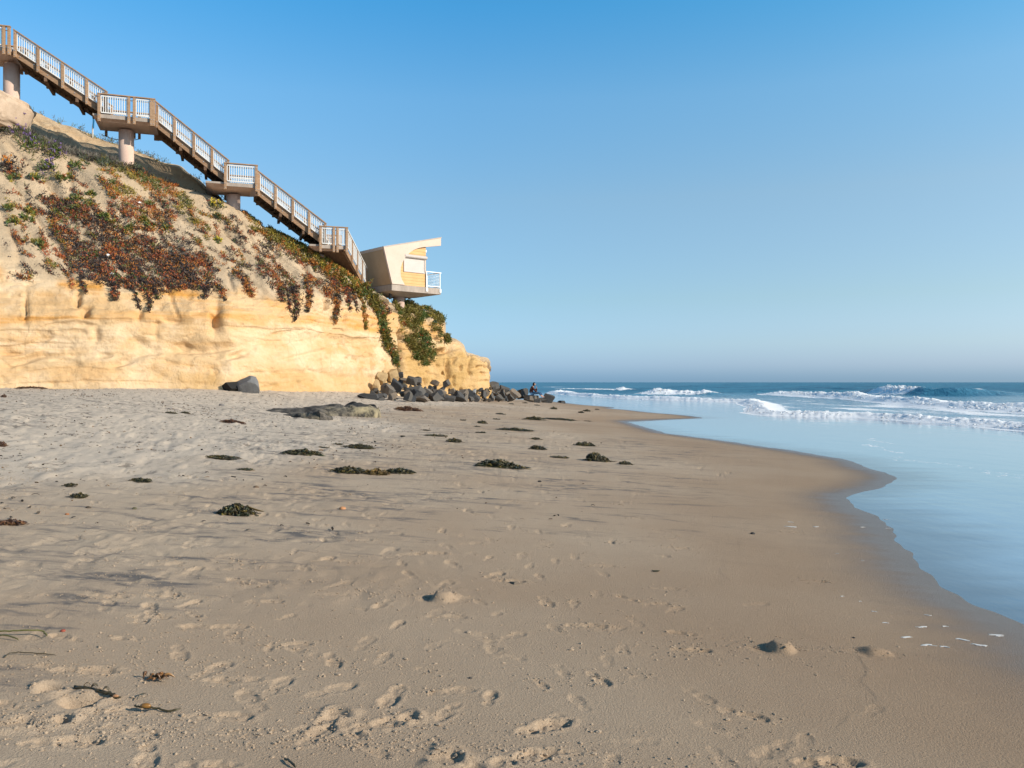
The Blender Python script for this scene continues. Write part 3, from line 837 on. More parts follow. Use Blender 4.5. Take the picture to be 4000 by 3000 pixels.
BAND = np.clip(np.maximum(sstep(55, 5, np.abs(cpy - 20 - np.interp(cpx, [a for a, _ in RIM], [b for _, b in RIM]) + wvx)) * sstep(-.25, .25, pn(cpx * 0.006, cpy * .004, 132) + .12 + .4 * sstep(500, 620, cpx) * sstep(800, 700, cpx)),
                          0.9 * sstep(34, 6, np.abs(cpy + 14 - np.interp(cpx, [a for a, _ in MID], [b for _, b in MID]) + wvx))), 0, 1)
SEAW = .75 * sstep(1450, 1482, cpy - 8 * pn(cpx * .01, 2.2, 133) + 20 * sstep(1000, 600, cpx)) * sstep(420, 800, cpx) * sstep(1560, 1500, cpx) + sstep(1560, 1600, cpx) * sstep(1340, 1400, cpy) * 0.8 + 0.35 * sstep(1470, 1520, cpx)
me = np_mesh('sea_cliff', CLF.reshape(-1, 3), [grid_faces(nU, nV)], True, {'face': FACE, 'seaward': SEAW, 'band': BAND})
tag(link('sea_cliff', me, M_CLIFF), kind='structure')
CUV = CLF; CN = np.cross(np.gradient(CLF, axis=0), np.gradient(CLF, axis=1)); CN /= np.linalg.norm(CN, axis=-1, keepdims=True) + 1e-9
CN = smooth_axis(smooth_axis(CN, 1.5, 0), 1.5, 1)
if CN[nU // 2, nV // 3, 1] > 0: CN = -CN
cqx, cqy = proj(CLF)

# ------------------------------------------------------------------ higher bluff behind the stairs
BT = [(-500, 180), (-60, 372), (20, 386), (81, 409), (108, 423), (149, 436), (226, 477), (289, 497), (344, 522), (389, 540), (452, 558), (520, 585), (633, 630), (700, 646), (746, 680), (787, 712), (814, 743), (859, 761), (878, 789), (884, 830)]
bc = []
for c in list(range(-500, 881, 20)) + [884]:
    cd = ip(CRE_D, c); top = ip(BT, c); cr = ip(CRE, c)
    b0 = cd + 0.5
    bd = 48.4 - 0.003 * (c - 400) if c > 60 else 47.0
    hgt = max(cr - top, 10)
    bc.append([list(P3(c, cr + 60, b0)), list(P3(c, cr - 0.05 * hgt, b0 + 0.9)), list(P3(c, top + 0.45 * hgt, (b0 + bd) / 2 + 0.9)), list(P3(c, top + 8, bd)), list(P3(c, top, bd + 0.5)), list(P3(c, top + 8, bd + 4)), list(P3(c, top + 160, bd + 9))])
c = 880
bc.append([list(P3(c, 960, 52)), list(P3(c, 940, 53)), list(P3(c, 925, 54)), list(P3(c, 915, 55)), list(P3(c, 914, 55.5)), list(P3(c, 920, 56)), list(P3(c, 960, 58))])
BA = refine(np.array(bc), [14, 50, 50, 8, 14, 6], 1)
BA = refine(BA, [6] * (len(bc) - 1), 0)
BA = smooth_axis(smooth_axis(BA, 2.5, 1), 2.0, 0)
bu = np.cumsum(np.r_[0, np.linalg.norm(np.diff(BA[:, 60], axis=0), axis=1)])[:, None] * np.ones((1, BA.shape[1]))
bn = np.cross(np.gradient(BA, axis=0), np.gradient(BA, axis=1)); bn /= np.linalg.norm(bn, axis=-1, keepdims=True) + 1e-9
if bn[200, 60, 1] > 0: bn = -bn
bz = BA[..., 2]
bd_ = 0.30 * fbm(bu * 0.35 + bz * .2, bz * 0.35, 3, 141) + 0.10 * pn(bu * 1.6 + bz * 0.8, bz * 0.5, 142) + 0.05 * fbm(bu * 2.5, bz * 2.5, 3, 143)
BA = BA + bn * (bd_ * (0.35 + 0.65 * sstep(0.2, 1.5, np.abs(BA[..., 2] - BA[:, 118:119, 2]))))[..., None]
me = np_mesh('bluff', BA.reshape(-1, 3), [grid_faces(*BA.shape[:2])], True, {'face': 0.40 + 0.4 * sstep(.1, .5, pn(bu * .3, bz * .4, 144)), 'seaward': np.zeros(BA.shape[:2]), 'band': 0.5 * sstep(0, .5, pn(bu * .4, bz * .8, 145))})
tag(link('bluff_ridge', me, M_CLIFF), kind='structure')

# ------------------------------------------------------------------ ice plant and the other slope plants
def inpoly(px, py, poly):
    r = np.zeros(px.shape, bool); n = len(poly); j = n - 1
    for i in range(n):
        xi, yi = poly[i]; xj, yj = poly[j]
        if yi != yj:
            r ^= ((yi > py) != (yj > py)) & (px < (xj - xi) * (py - yi) / (yj - yi) + xi)
        j = i
    return r


VQX, VQY = cqx.ravel(), cqy.ravel(); VP = CUV.reshape(-1, 3); VN = CN.reshape(-1, 3); VVf = VV.ravel(); VU = UU.ravel()
VAR = np.linalg.norm(np.cross(np.gradient(CUV, axis=0), np.gradient(CUV, axis=1)), axis=-1).ravel()
USE = (VVf > 1.0) & (VVf < 9.6)


def surf_at(px, py):
    d = np.where(USE, (VQX - px) ** 2 + (VQY - py) ** 2, 1e9)
    i = int(np.argmin(d)); return VP[i], VN[i]


def z4(pts): return [(a / 2.212, 400 + b / 2.212) for a, b in pts]
def z5(pts): return [(a / 2.212, 1000 + b / 2.212) for a, b in pts]
def z6(pts): return [(1000 + a / 2.212, 900 + b / 2.212) for a, b in pts]


def spikes(P, D, L, W):
    """slim three-sided leaves: base point, direction, length, half width"""
    n = len(P); D = D / (np.linalg.norm(D, axis=1, keepdims=True) + 1e-9)
    a = np.cross(D, np.tile([[0.3, 0.2, 0.93]], (n, 1))); a /= np.linalg.norm(a, axis=1, keepdims=True) + 1e-9
    b = np.cross(D, a)
    mid = P + D * (L * 0.55)[:, None]
    V = np.empty((n, 7, 3))
    for q in range(3):
        an = 2.0944 * q
        rad = a * math.cos(an) + b * math.sin(an)
        V[:, q] = P + rad * (W * 0.7)[:, None]
        V[:, 3 + q] = mid + rad * W[:, None]
    V[:, 6] = P + D * L[:, None]
    base = (np.arange(n) * 7)[:, None]
    quads = np.concatenate([base + np.array([[q, (q + 1) % 3, 3 + (q + 1) % 3, 3 + q]]) for q in range(3)])
    tris = np.concatenate([base + np.array([[3 + q, 3 + (q + 1) % 3, 6]]) for q in range(3)])
    return V.reshape(-1, 3), quads, tris


class Leaves:
    def __init__(s): s.P = []; s.D = []; s.L = []; s.W = []; s.T = []
    def tufts(s, P, N, k, spread, L, W, tints, droop=0.0, up=0.3):
        """k leaves round each place P"""
        n = len(P)
        if n == 0: return
        for _ in range(k):
            s.P.append(P + RNG.normal(size=(n, 3)) * spread)
            d = N * 0.8 + RNG.normal(size=(n, 3)) * 0.75 + np.array([[0, 0, up - droop]])
            s.D.append(d)
            s.L.append(L * RNG.uniform(0.6, 1.3, n)); s.W.append(W * RNG.uniform(0.7, 1.3, n))
            tn = tints if tints.ndim == 2 else np.tile(tints, (n, 1))
            s.T.append(tn * RNG.uniform(0.78, 1.22, (n, 1)))
    def count(s): return sum(len(p) for p in s.P)
    def build(s, name, m, parent=None, origin=None):
        P = np.concatenate(s.P); D = np.concatenate(s.D); L = np.concatenate(s.L); W = np.concatenate(s.W); T = np.concatenate(s.T)
        if origin is not None: P = P - np.array(origin)
        V, q, tr = spikes(P, D, L, W)
        me = np_mesh(name, V, [q, tr], False, None, {'tint': np.repeat(np.clip(T, 0, 1), 7, 0)})
        return link(name, me, m, parent)


M_LEAF = m_tint('ice_plant_leaf', 0.55, 0.3)
RED = np.array([.36, .09, .03]); ORA = np.array([.46, .18, .035]); OLI = np.array([.17, .14, .03]); GRN = np.array([.085, .125, .028]); YEL = np.array([.33, .25, .04]); DEAD = np.array([.045, .034, .033]); DKB = np.array([.10, .055, .035]); GREY = np.array([.17, .15, .125]); SAGE = np.array([.09, .125, .07])
PAL = {'red': [(RED, .30), (ORA, .24), (DEAD, .26), (OLI, .08), (DKB, .10)], 'olive': [(OLI, .36), (YEL, .18), (ORA, .22), (RED, .08), (GRN, .16)], 'dark': [(DEAD, .62), (DKB, .2), (RED, .1), (GRN, .08)],
       'green': [(GRN, .34), (OLI, .42), (YEL, .10), (SAGE, .1), (RED, .05)], 'grey': [(GREY, .5), (DEAD, .25), (SAGE, .25)], 'crest': [(YEL, .28), (OLI, .3), (ORA, .27), (GRN, .15)], 'shrub': [(GRN, .5), (OLI, .2), (DEAD, .25), (np.array([.16, .11, .22]), .05)]}


def pick(pal, n, clump):
    """colour per tuft: neighbours tend to share a colour"""
    w = np.cumsum([b for _, b in PAL[pal]]); w = w / w[-1]
    r = np.mod(clump * 1.05 + RNG.random(n) * 0.22, 1.0)
    i = np.minimum(np.searchsorted(w, r), len(w) - 1)
    return np.array([a for a, _ in PAL[pal]])[i]


def cover(lv, poly, pal, dens, thr=0.0, L=0.085, W=0.017, k=5, spread=0.05, droop=0.0, freq=1.0, soft=True):
    dens *= 2.4
    m = USE & inpoly(VQX + 7 * pn(VQX * .03, VQY * .03, 151), VQY + 7 * pn(VQX * .03 + 9, VQY * .03, 152), poly)
    idx = np.nonzero(m)[0]
    if len(idx) == 0: return
    g = fbm((VU[idx] * .8 + VVf[idx] * .9) * 0.9 * freq, VVf[idx] * 1.6 * freq, 3, 153)
    wgt = VAR[idx] * np.clip((g - thr) * 3.5, 0, 1)
    if wgt.sum() <= 0: return
    n = int(wgt.sum() * dens)
    if n < 1: return
    ch = RNG.choice(idx, n, p=wgt / wgt.sum())
    P = VP[ch] + RNG.normal(size=(n, 3)) * 0.04
    cl = 0.5 + 0.9 * fbm(VU[ch] * .9, VP[ch, 2] * 1.0, 2, 154)
    lv.tufts(P, VN[ch], k, spread, L, W, pick(pal, n, cl), droop)


red_mat = z4([(280, 800), (470, 840), (700, 880), (900, 950), (960, 1060), (1150, 1130), (1450, 1200), (1760, 1300), (1900, 1450), (1820, 1540), (1960, 1640), (1700, 1620), (1300, 1640), (1000, 1600), (700, 1530), (560, 1320), (470, 1150), (400, 1000), (260, 900)])
upper_mat = z4([(800, 590), (1100, 570), (1250, 640), (1500, 710), (1650, 830), (1700, 980), (1830, 1130), (1700, 1080), (1600, 980), (1450, 850), (1240, 790), (960, 830), (880, 720)])
mid_mat = z4([(940, 860), (1180, 800), (1420, 830), (1530, 1050), (1330, 1110), (1080, 1090), (930, 970)])
crest_mat = z6([(-60, -30), (130, 0), (290, 70), (450, 160), (640, 265), (840, 395), (960, 480), (900, 560), (780, 500), (640, 410), (520, 330), (330, 200), (100, 80)])
crest_red = z6([(-40, 0), (100, 60), (330, 190), (560, 330), (760, 470), (860, 560), (820, 640), (700, 560), (640, 600), (560, 480), (480, 400), (260, 240), (-40, 90)])
streaks = [z6(p) for p in ([(0, 90), (60, 120), (280, 380), (230, 400), (110, 260), (0, 170)], [(180, 300), (300, 380), (380, 500), (340, 560), (240, 480)], [(0, 300), (90, 340), (220, 470), (260, 600), (190, 560), (60, 430)],
                                [(560, 440), (660, 520), (720, 620), (690, 690), (620, 620)], [(400, 330), (520, 420), (640, 560), (600, 580), (480, 470)], [(930, 520), (1060, 610), (1180, 690), (1140, 740), (1010, 640)], [(0, 180), (150, 330), (250, 520), (200, 560), (60, 380), (0, 320)])] + \
          [z4(p) for p in ([(1740, 1290), (2000, 1440), (2212, 1640), (2140, 1660), (1900, 1480)], [(2050, 1140), (2212, 1180), (2212, 1300), (2170, 1250)], [(1900, 1320), (2212, 1430), (2212, 1480), (1980, 1390)],
                           [(380, 960), (500, 1060), (520, 1160), (440, 1080)], [(330, 1110), (400, 1200), (440, 1340), (400, 1360), (350, 1240)], [(195, 1040), (240, 1190), (210, 1210), (180, 1100)], [(690, 860), (820, 960), (780, 970), (680, 900)])]
left_dark = z4([(-260, 380), (0, 430), (150, 540), (190, 690), (60, 700), (-260, 560)])
lv = Leaves()
cover(lv, red_mat, 'red', 58, -0.30, droop=.1)
cover(lv, red_mat, 'dark', 30, -0.36, droop=.3, L=.12, W=.018)
cover(lv, red_mat, 'dark', 28, -0.2, droop=.2, L=.13, W=.016, freq=1.6)
cover(lv, upper_mat, 'olive', 85, -0.5)
cover(lv, z4([(1000, 560), (1150, 540), (1330, 600), (1500, 640), (1560, 700), (1300, 680), (1100, 620)]), 'green', 26, -.2)
cover(lv, mid_mat, 'red', 50, -0.30)
cover(lv, mid_mat, 'dark', 16, -0.1, freq=1.5)
cover(lv, crest_mat, 'crest', 80, -0.75, L=.13, W=.022)
cover(lv, crest_red, 'red', 62, -0.35)
for s_ in streaks: cover(lv, s_, 'red', 46, -0.22, droop=.2)
for s_ in streaks[:7]: cover(lv, s_, 'dark', 24, -.25, droop=.2, freq=1.7)
cover(lv, z4([(-200, 690), (120, 720), (300, 780), (640, 860), (560, 880), (250, 820), (-200, 760)]), 'red', 30, -.1)
cover(lv, z4([(-250, 800), (60, 830), (150, 900), (40, 920), (-250, 880)]), 'olive', 34, -.25)
cover(lv, z4([(480, 640), (640, 720), (760, 850), (700, 900), (560, 780)]), 'dark', 30, -.15)
cover(lv, z4([(1180, 1080), (1560, 1100), (1700, 1180), (1760, 1290), (1600, 1250), (1300, 1180)]), 'dark', 34, -.15, freq=1.4)
cover(lv, z4([(1400, 820), (1480, 880), (1450, 1010), (1380, 960)]), 'dark', 40, -.3)
cover(lv, z4([(1900, 1000), (2080, 970), (2150, 1080), (2120, 1100), (1960, 1060)]), 'dark', 70, -.5)
cover(lv, z4([(2080, 930), (2240, 1000), (2240, 1080), (2160, 1040)]), 'olive', 60, -.4)
cover(lv, z4([(-250, 100), (2300, 700), (2300, 1600), (-250, 1500)]), 'dark', 2.6, .02, L=.07, freq=2.2)
# runners: single stems creeping down the slope, leafy along their length
RNT = random.Random(3)
for q in range(170):
    zx, zy = RNT.uniform(60, 2150), RNT.uniform(560, 1520)
    lim = 300 + (zx - 0) * .27
    if zy < lim + 120: continue
    px, py = zx / 2.212, 400 + zy / 2.212
    a_ = RNT.uniform(.5, 1.1); L_ = RNT.randint(5, 16); pal_ = RNT.choice(['red', 'red', 'dark', 'dark', 'olive'])
    for st_ in range(L_):
        px += 4.5 * math.cos(a_); py += 4.5 * math.sin(a_); a_ += RNT.gauss(0, .18); a_ = min(max(a_, .25), 1.5)
        if py > float(np.interp(px, [a for a, _ in RIM], [b for _, b in RIM])) + 30: break
        p_, n_ = surf_at(px, py)
        m_ = 3 if pal_ != 'dark' else 2
        lv.tufts(p_ + RNG.normal(size=(m_, 3)) * .05, np.tile(n_, (m_, 1)), 5, .045, .085, .016, pick(pal_, m_, np.full(m_, RNT.random())), .1)
tag(lv.build('ice_plant_mat', M_LEAF), 'patchy red, orange and olive ice plant creeping over the sandy cliff slope', 'ice plant', kind='stuff')
lv = Leaves()
cover(lv, z4([(-250, 60), (0, 170), (200, 240), (400, 350), (640, 420), (900, 470), (1060, 540), (1340, 640), (1640, 740), (1500, 720), (1240, 620), (980, 560), (700, 500), (420, 400), (160, 300), (-250, 220)]), 'grey', 60, -.5, L=.26, W=.010, k=6, spread=.09)
cover(lv, z4([(720, 470), (1000, 510), (1330, 620), (1640, 730), (1500, 720), (1200, 640), (860, 560)]), 'green', 11, -.2, L=.24, W=.011, spread=.09)
tag(lv.build('dry_brush', M_LEAF), 'grey and sage green dry brush along the foot of the bluff behind the stairs', 'brush', kind='stuff')
# thin weeds on the bluff's skyline
bp = BA[:, 118]; lv = Leaves()
for i in range(0, len(bp) - 8, 2):
    if pn(i * 0.09, 2.2, 161) > -0.05:
        n = 4; lv.tufts(bp[i] + RNG.normal(size=(n, 3)) * .12, np.tile([[0, -.3, .9]], (n, 1)), 4, .06, .17, .012, pick('grey' if RNG.random() < .5 else 'green', n, RNG.random(n)))
tag(lv.build('skyline_weeds', M_LEAF), 'sparse weeds sprouting along the top edge of the bluff', 'weeds', kind='stuff')


def plant(name, label, cat, px, py, r, pal, group=None, n=26, L=.16, W=.024, flowers=None):
    p, nn = surf_at(px, py)
    e = empty(name, p)
    tag(e, label, cat, group)
    lv = Leaves()
    q = RNG.normal(size=(n, 3)) * r * .55; q -= (q @ nn)[:, None] * nn * .7
    q += nn * np.maximum(0, r * .45 - np.linalg.norm(q, axis=1) * .3)[:, None]
    lv.tufts(p + q, np.tile(nn, (n, 1)) + q / r * .6, 6, r * .10, L, W, pick(pal, n, RNG.random(n)))
    lv.build('leaves', M_LEAF, e, p)
    if flowers is not None:
        lv = Leaves(); m = 12
        q = RNG.normal(size=(m, 3)) * r * .5; q += nn * r * .8
        lv.tufts(p + q, np.tile(nn, (m, 1)), 5, r * .05, .07, .028, flowers)
        lv.build('blossoms', M_LEAF, e, p)
    mb = MB(); mb.tube([-nn * .12, nn * r * .3], [.03, .02], 6); mb.build('stem', M_STEM, e)


M_STEM = plain('dead_stem', (.06, .045, .035), (.11, .08, .055), 12)
PUR = np.array([.19, .12, .30])
for a in [('flowering_shrub', 'purple flowering shrub at the top left of the slope under the pale bulge', 'shrub', 40, 505, .55, 'shrub', None, 50, .18, .02, PUR),
          ('flowering_shrub', 'long dark green shrub with purple flowers left of the tall column', 'shrub', 120, 575, .6, 'shrub', None, 60, .18, .02, PUR),
          ('flowering_shrub', 'purple and green shrub second below the bluff, left of the sandy gap', 'shrub', 205, 605, .5, 'shrub', None, 50, .18, .02, PUR),
          ('flowering_shrub', 'low purple shrub on the bare slope nearest the tall round column', 'shrub', 190, 660, .45, 'shrub', None, 40, .16, .02, PUR),
          ('flowering_shrub', 'dark shrub with one orange flower head at the left edge of the slope', 'shrub', 40, 655, .55, 'dark', None, 60, .16, .02, np.array([.6, .22, .02])),
          ('flowering_shrub', 'yellow flowered daisy bush on the sandy slope left of the short column', 'shrub', 843, 805, .36, 'green', None, 40, .14, .02, np.array([.65, .48, .03])),
          ('flowering_shrub', 'small yellow flowered plant in the middle of the bare sand slope', 'shrub', 850, 945, .2, 'green', None, 12, .12, .02, np.array([.55, .45, .05]))]:
    plant(*a)
for (zx, zy, r, lab) in [(300, 660, .30, 'bright green succulent clump alone on bare sand below the purple shrubs'), (110, 660, .36, 'broad bright green succulent clump under the dark shrub at the left edge'), (520, 655, .26, 'green succulent clump midway down the slope below the tall column'),
                         (680, 550, .34, 'green succulent clump just left of the tall column foot'), (650, 830, .26, 'green succulent tuft beside the dark runnel left of the red mat'), (770, 800, .2, 'small green succulent tuft just above a round hole in the sand'),
                         (245, 945, .26, 'yellow green succulent clump at the left edge of the red ice plant'), (230, 1020, .3, 'larger green succulent clump with a red trailing stem beneath it'), (110, 1040, .24, 'dark green succulent clump near the left edge of the slope'),
                         (310, 1240, .38, 'largest light green succulent clump low on the sandy slope'), (890, 990, .22, None), (1120, 1095, .2, None), (1280, 890, .24, None), (1430, 1095, .24, None), (1300, 1070, .2, None), (1240, 1015, .18, None), (660, 910, .2, None), (750, 880, .2, None), (940, 1040, .24, None),
                         (80, 920, .18, None), (600, 650, .2, None), (480, 960, .18, None), (1870, 990, .24, 'green succulent clump below the yellow daisy bush')]:
    plant('succulent_clump', lab or 'small green succulent tuft growing among the red ice plant', 'succulent', zx / 2.212, 400 + zy / 2.212, r, 'green', 'succulents dotted over the slope', 22, .15, .026)


def vine(label, pts, width, pal, dens=70, group='vines hanging down the sandstone', name='hanging_vine', L=.09, W=.018):
    """a trailing stem that follows the cliff, with leaves along it"""
    P = []; Nn = []
    for (a, b), (c_, d_) in zip(pts[:-1], pts[1:]):
        m = max(2, int(math.hypot(c_ - a, d_ - b) / 5))
        for q in range(m):
            f = q / m; p, nn = surf_at(a + (c_ - a) * f, b + (d_ - b) * f)
            P.append(p + nn * .05); Nn.append(nn)
    P = np.array(P); Nn = np.array(Nn)
    e = empty(name, P[0]); tag(e, label, 'vine', group)
    mb = MB(); pp = smooth_axis(P, 1.2, 0)
    mb.tube([Vector(p - P[0]) for p in pp], [.028] * (len(P) - 1) + [.008], 6); mb.build('stem', M_STEM, e)
    tot = np.linalg.norm(np.diff(P, axis=0), axis=1).sum(); n = max(6, int(tot * dens * max(width, .12)*1.6))
    f = RNG.random(n) ** 1.05 * (len(P) - 1.01); i = f.astype(int); fr = (f - i)[:, None]
    q = P[i] * (1 - fr) + P[i + 1] * fr
    tang = P[i + 1] - P[i]; side = np.cross(tang, Nn[i]); side /= np.linalg.norm(side, axis=1, keepdims=True) + 1e-9
    taper = 1 - 0.7 * (f / len(P)) ** 1.5
    q = q + side * (RNG.normal(size=n) * width * .42 * taper)[:, None] + Nn[i] * (np.abs(RNG.normal(size=n)) * width * .18)[:, None]
    lv = Leaves(); lv.tufts(q, Nn[i], 6, .035, L, W, pick(pal, n, 0.5 + .7 * pn(f * .35, 1.1 * len(P), 171)), .35)
    lv.build('leaves', M_LEAF, e, P[0])


V5 = [('dark vine with a hooked white stem, left of a thin bare runner', [(950, 160), (975, 260), (1000, 400)], .42), ('thin bare vine slanting across the cream rock', [(1110, 190), (1170, 330), (1215, 490)], .12), ('long dark vine curling at its tip over an orange band', [(1245, 200), (1275, 330), (1300, 430), (1280, 500)], .3),
      ('short dark vine beside the longest curling vine', [(1330, 230), (1350, 385)], .32), ('short vine left of the white scrap', [(700, 180), (710, 250), (750, 325)], .22), ('dark clump of vine over the cave stain', [(1740, 260), (1770, 330), (1765, 390)], .35), ('red tipped vine right over the cave stain', [(1880, 260), (1930, 340), (1955, 410)], .2),
      ('short vine hanging midway along the rim', [(1090, 210), (1110, 270)], .4), ('broad red vine trailing down at the right of the mat', [(2010, 120), (2120, 250), (2170, 370)], .55)]
for lab, pts, w_ in V5: vine(lab, z5(pts), w_, 'dark' if 'red' not in lab else 'red')
V6 = [('short dark vine, first under the leaning red streaks', [(225, 500), (235, 640)], .3), ('thin vine second under the leaning red streaks', [(270, 500), (290, 715)], .18), ('thick dark vine with a forked tip on the cream rock', [(325, 470), (335, 640), (330, 780)], .5), ('brown vine in front of an orange patch', [(410, 400), (450, 540), (450, 640), (435, 725)], .36),
      ('long vine with a side hook at its tip', [(670, 400), (690, 560), (685, 700), (670, 815)], .46), ('thin vine just right of the hooked one', [(780, 480), (800, 590), (800, 705)], .3), ('slanting bare vine below the tower corner', [(820, 500), (850, 620), (868, 710)], .2), ('olive vine ending in a thread left of the green strip', [(860, 480), (915, 640), (930, 740), (948, 868)], .34)]
for lab, pts, w_ in V6: vine(lab, z6(pts), w_, 'red' if 'brown' in lab or 'long' in lab else ('olive' if 'olive' in lab else 'dark'))
vine('narrow green ice plant strip running down the cliff to the tan boulders', z6([(900, 480), (990, 600), (1060, 700), (1085, 800), (1100, 920), (1160, 1040), (1190, 1120), (1195, 1180)]), .75, 'green', 85, 'green curtains at the cliff end', 'hanging_ice_plant', .12, .022)


def curtain(label, poly, dens, pal):
    cx = np.mean([p[0] for p in poly]); cy = np.mean([p[1] for p in poly])
    p, nn = surf_at(cx, cy); e = empty('hanging_ice_plant', p); tag(e, label, 'ice plant', 'green curtains at the cliff end')
    lv = Leaves(); m = USE & inpoly(VQX + 5 * pn(VQX * .05, VQY * .05, 181), VQY + 6 * pn(VQX * .06 + 5, VQY * .02, 182), poly)
    idx = np.nonzero(m)[0]; g = fbm(VU[idx] * 1.6, VP[idx, 2] * .5, 3, 183); w_ = VAR[idx] * np.clip((g + .75) * 1.6, 0.05, 1); n = int(w_.sum() * dens)
    ch = RNG.choice(idx, n, p=w_ / w_.sum()); g2 = pn(VU[ch] * 1.5, VP[ch, 2] * .4, 184)
    out = 0.10 + 0.45 * np.clip(g2 + .35, 0, 1) * RNG.random(n)
    lv.tufts(VP[ch] + VN[ch] * out[:, None], VN[ch], 6, .06, .13, .024, pick(pal, n, .35 + .55 * fbm(VU[ch] * 1.2, VP[ch, 2] * .8, 2, 185)), .3)
    lv.build('leaves', M_LEAF, e, p)
    mb = MB(); lo = max(poly, key=lambda q: q[1]); pts = []
    for f in (0, .3, .6, .9):
        s_, s2 = surf_at(cx + (lo[0] - cx) * f, cy + (lo[1] - cy) * f); pts.append(Vector(s_ + s2 * .05 - p))
    mb.tube(pts, [.05, .04, .03, .02], 6); mb.build('stem', M_STEM, e)


curtain('widest green curtain of ice plant spilling down below the tower column', z6([(1170, 630), (1300, 655), (1445, 672), (1590, 735), (1610, 770), (1540, 765), (1445, 745), (1430, 820), (1500, 940), (1545, 1080), (1490, 1165), (1400, 1155), (1320, 1010), (1245, 890), (1235, 720)]), 120, 'green')
curtain('smaller green curtain of ice plant trailing to a point at the cliff end', z6([(1530, 745), (1610, 760), (1610, 810), (1580, 850), (1660, 955), (1655, 985), (1545, 905), (1505, 850)]), 120, 'green')
for px, py, lab in [(433, 1080, 'white scrap of litter caught over the top of a dark vine'), (420, 1005, 'small white scrap of litter inside the red ice plant'), (540, 800, 'white scrap of litter above the middle patch of ice plant')]:
    p, nn = surf_at(px, py); mb = MB(); n_ = Vector(nn); t_ = n_.cross(Vector((0, 0, 1))).normalized(); b_ = n_.cross(t_)
    o_ = Vector(p) + n_ * .12
    ring = [(-.10, -.05, .0), (-.03, -.07, .03), (.08, -.03, .0), (.10, .05, .04), (.0, .06, .0), (-.09, .04, .03)]
    mb.prism([t_ * a + b_ * b + n_ * c_ for a, b, c_ in ring], n_ * .0, n_ * .012)
    o = mb.build('litter_scrap', plain('white_plastic', (.75, .75, .73), (.65, .65, .64), 20, bump=0)); o.location = o_; tag(o, lab, 'litter', 'scraps caught on the slope')
# ------------------------------------------------------------------ beach staircase
M_WOOD = plain('weathered_timber', (.235, .14, .08), (.34, .215, .13), 3.0, .75, .004, .25, (1, 1, 5))
M_WOOD2 = plain('fresh_timber', (.29, .175, .10), (.40, .26, .16), 3.0, .7, .004, .25, (1, 1, 5))
M_DARKW = plain('stair_boards', (.12, .072, .045), (.18, .11, .07), 3.0, .8, .004, .2, (5, 1, 1))
M_WHITE = plain('white_rail_paint', (.72, .705, .68), (.63, .62, .60), 3.0, .4, 0, .4)
M_CONC = plain('pinkish_concrete', (.54, .385, .31), (.62, .46, .375), 1.6, .9, .006, .15)
M_CONC2 = plain('grey_concrete', (.31, .26, .22), (.42, .35, .295), 2.0, .9, .006, .15, (1, 1, .35))
M_BOLT = plain('galvanised_bolt', (.62, .60, .56), (.5, .48, .45), 9, .35, 0, .5, metal=.7)
M_RUBBER = plain('dark_conduit', (.03, .03, .033), (.05, .05, .055), 9, .6, 0)

SU = Vector((0.945, 0.326, 0)); SN = Vector((-0.326, 0.945, 0)); SO = Vector((-25.5, 42.0, 0)); UPV = Vector((0, 0, 1))


def sz(px, py):
    """photo pixel -> (run along the stairs, height) on the stairs' near rail plane"""
    r = (px - CX) / F; d = 50.8 / (1 - 0.345 * r)
    return ((r * d + 25.5) / 0.945, CAMZ - (py - HY) / F * d)


stair = empty('beach_staircase', sand_hit(900, 1540))
tag(stair, 'long brown timber staircase with white railings and landings on round columns, climbing the cliff', 'staircase')
SB = Vector(stair.location)


def SP(s, b, z): return SO + SU * s + SN * b + UPV * z - SB


def rail_panel(par, a, b, h0, h1, depth_dir, nbal, name='railing_panel'):
    """white welded panel between two feet a, b (points on the deck edge): bars from h0 to h1 above them"""
    mb = MB(); a = Vector(a); b = Vector(b)
    mb.beam(a + UPV * h0, b + UPV * h0, .045, .055, UPV); mb.beam(a + UPV * h1, b + UPV * h1, .045, .055, UPV)
    for q in range(nbal + 1):
        p = a + (b - a) * (q / nbal); w_ = .036 if 0 < q < nbal else .045
        mb.beam(p + UPV * (h0 + .027), p + UPV * (h1 - .027), w_, w_ * .8, depth_dir)
    return mb.build(name, M_WHITE, par)


def post(par, p, z0, z1, m=None, w_=.135, out=None):
    out = out or -SN
    p = Vector(p)
    mb = MB(); mb.beam(p + UPV * z0, p + UPV * z1, w_, w_, out)
    o = mb.build('post', m or random.choice([M_WOOD, M_WOOD2, M_WOOD2]), par, bevel=.008)
    for zz in (z0 + .1, z0 + .33, z1 - .12):
        bb = MB(); c_ = p + UPV * zz + out * (w_ / 2); bb.tube([c_ - out * .01, c_ + out * .018], .022, 6); bb.build('bolt', M_BOLT, o)
    return o


RAILH = 1.02
WID = 2.3


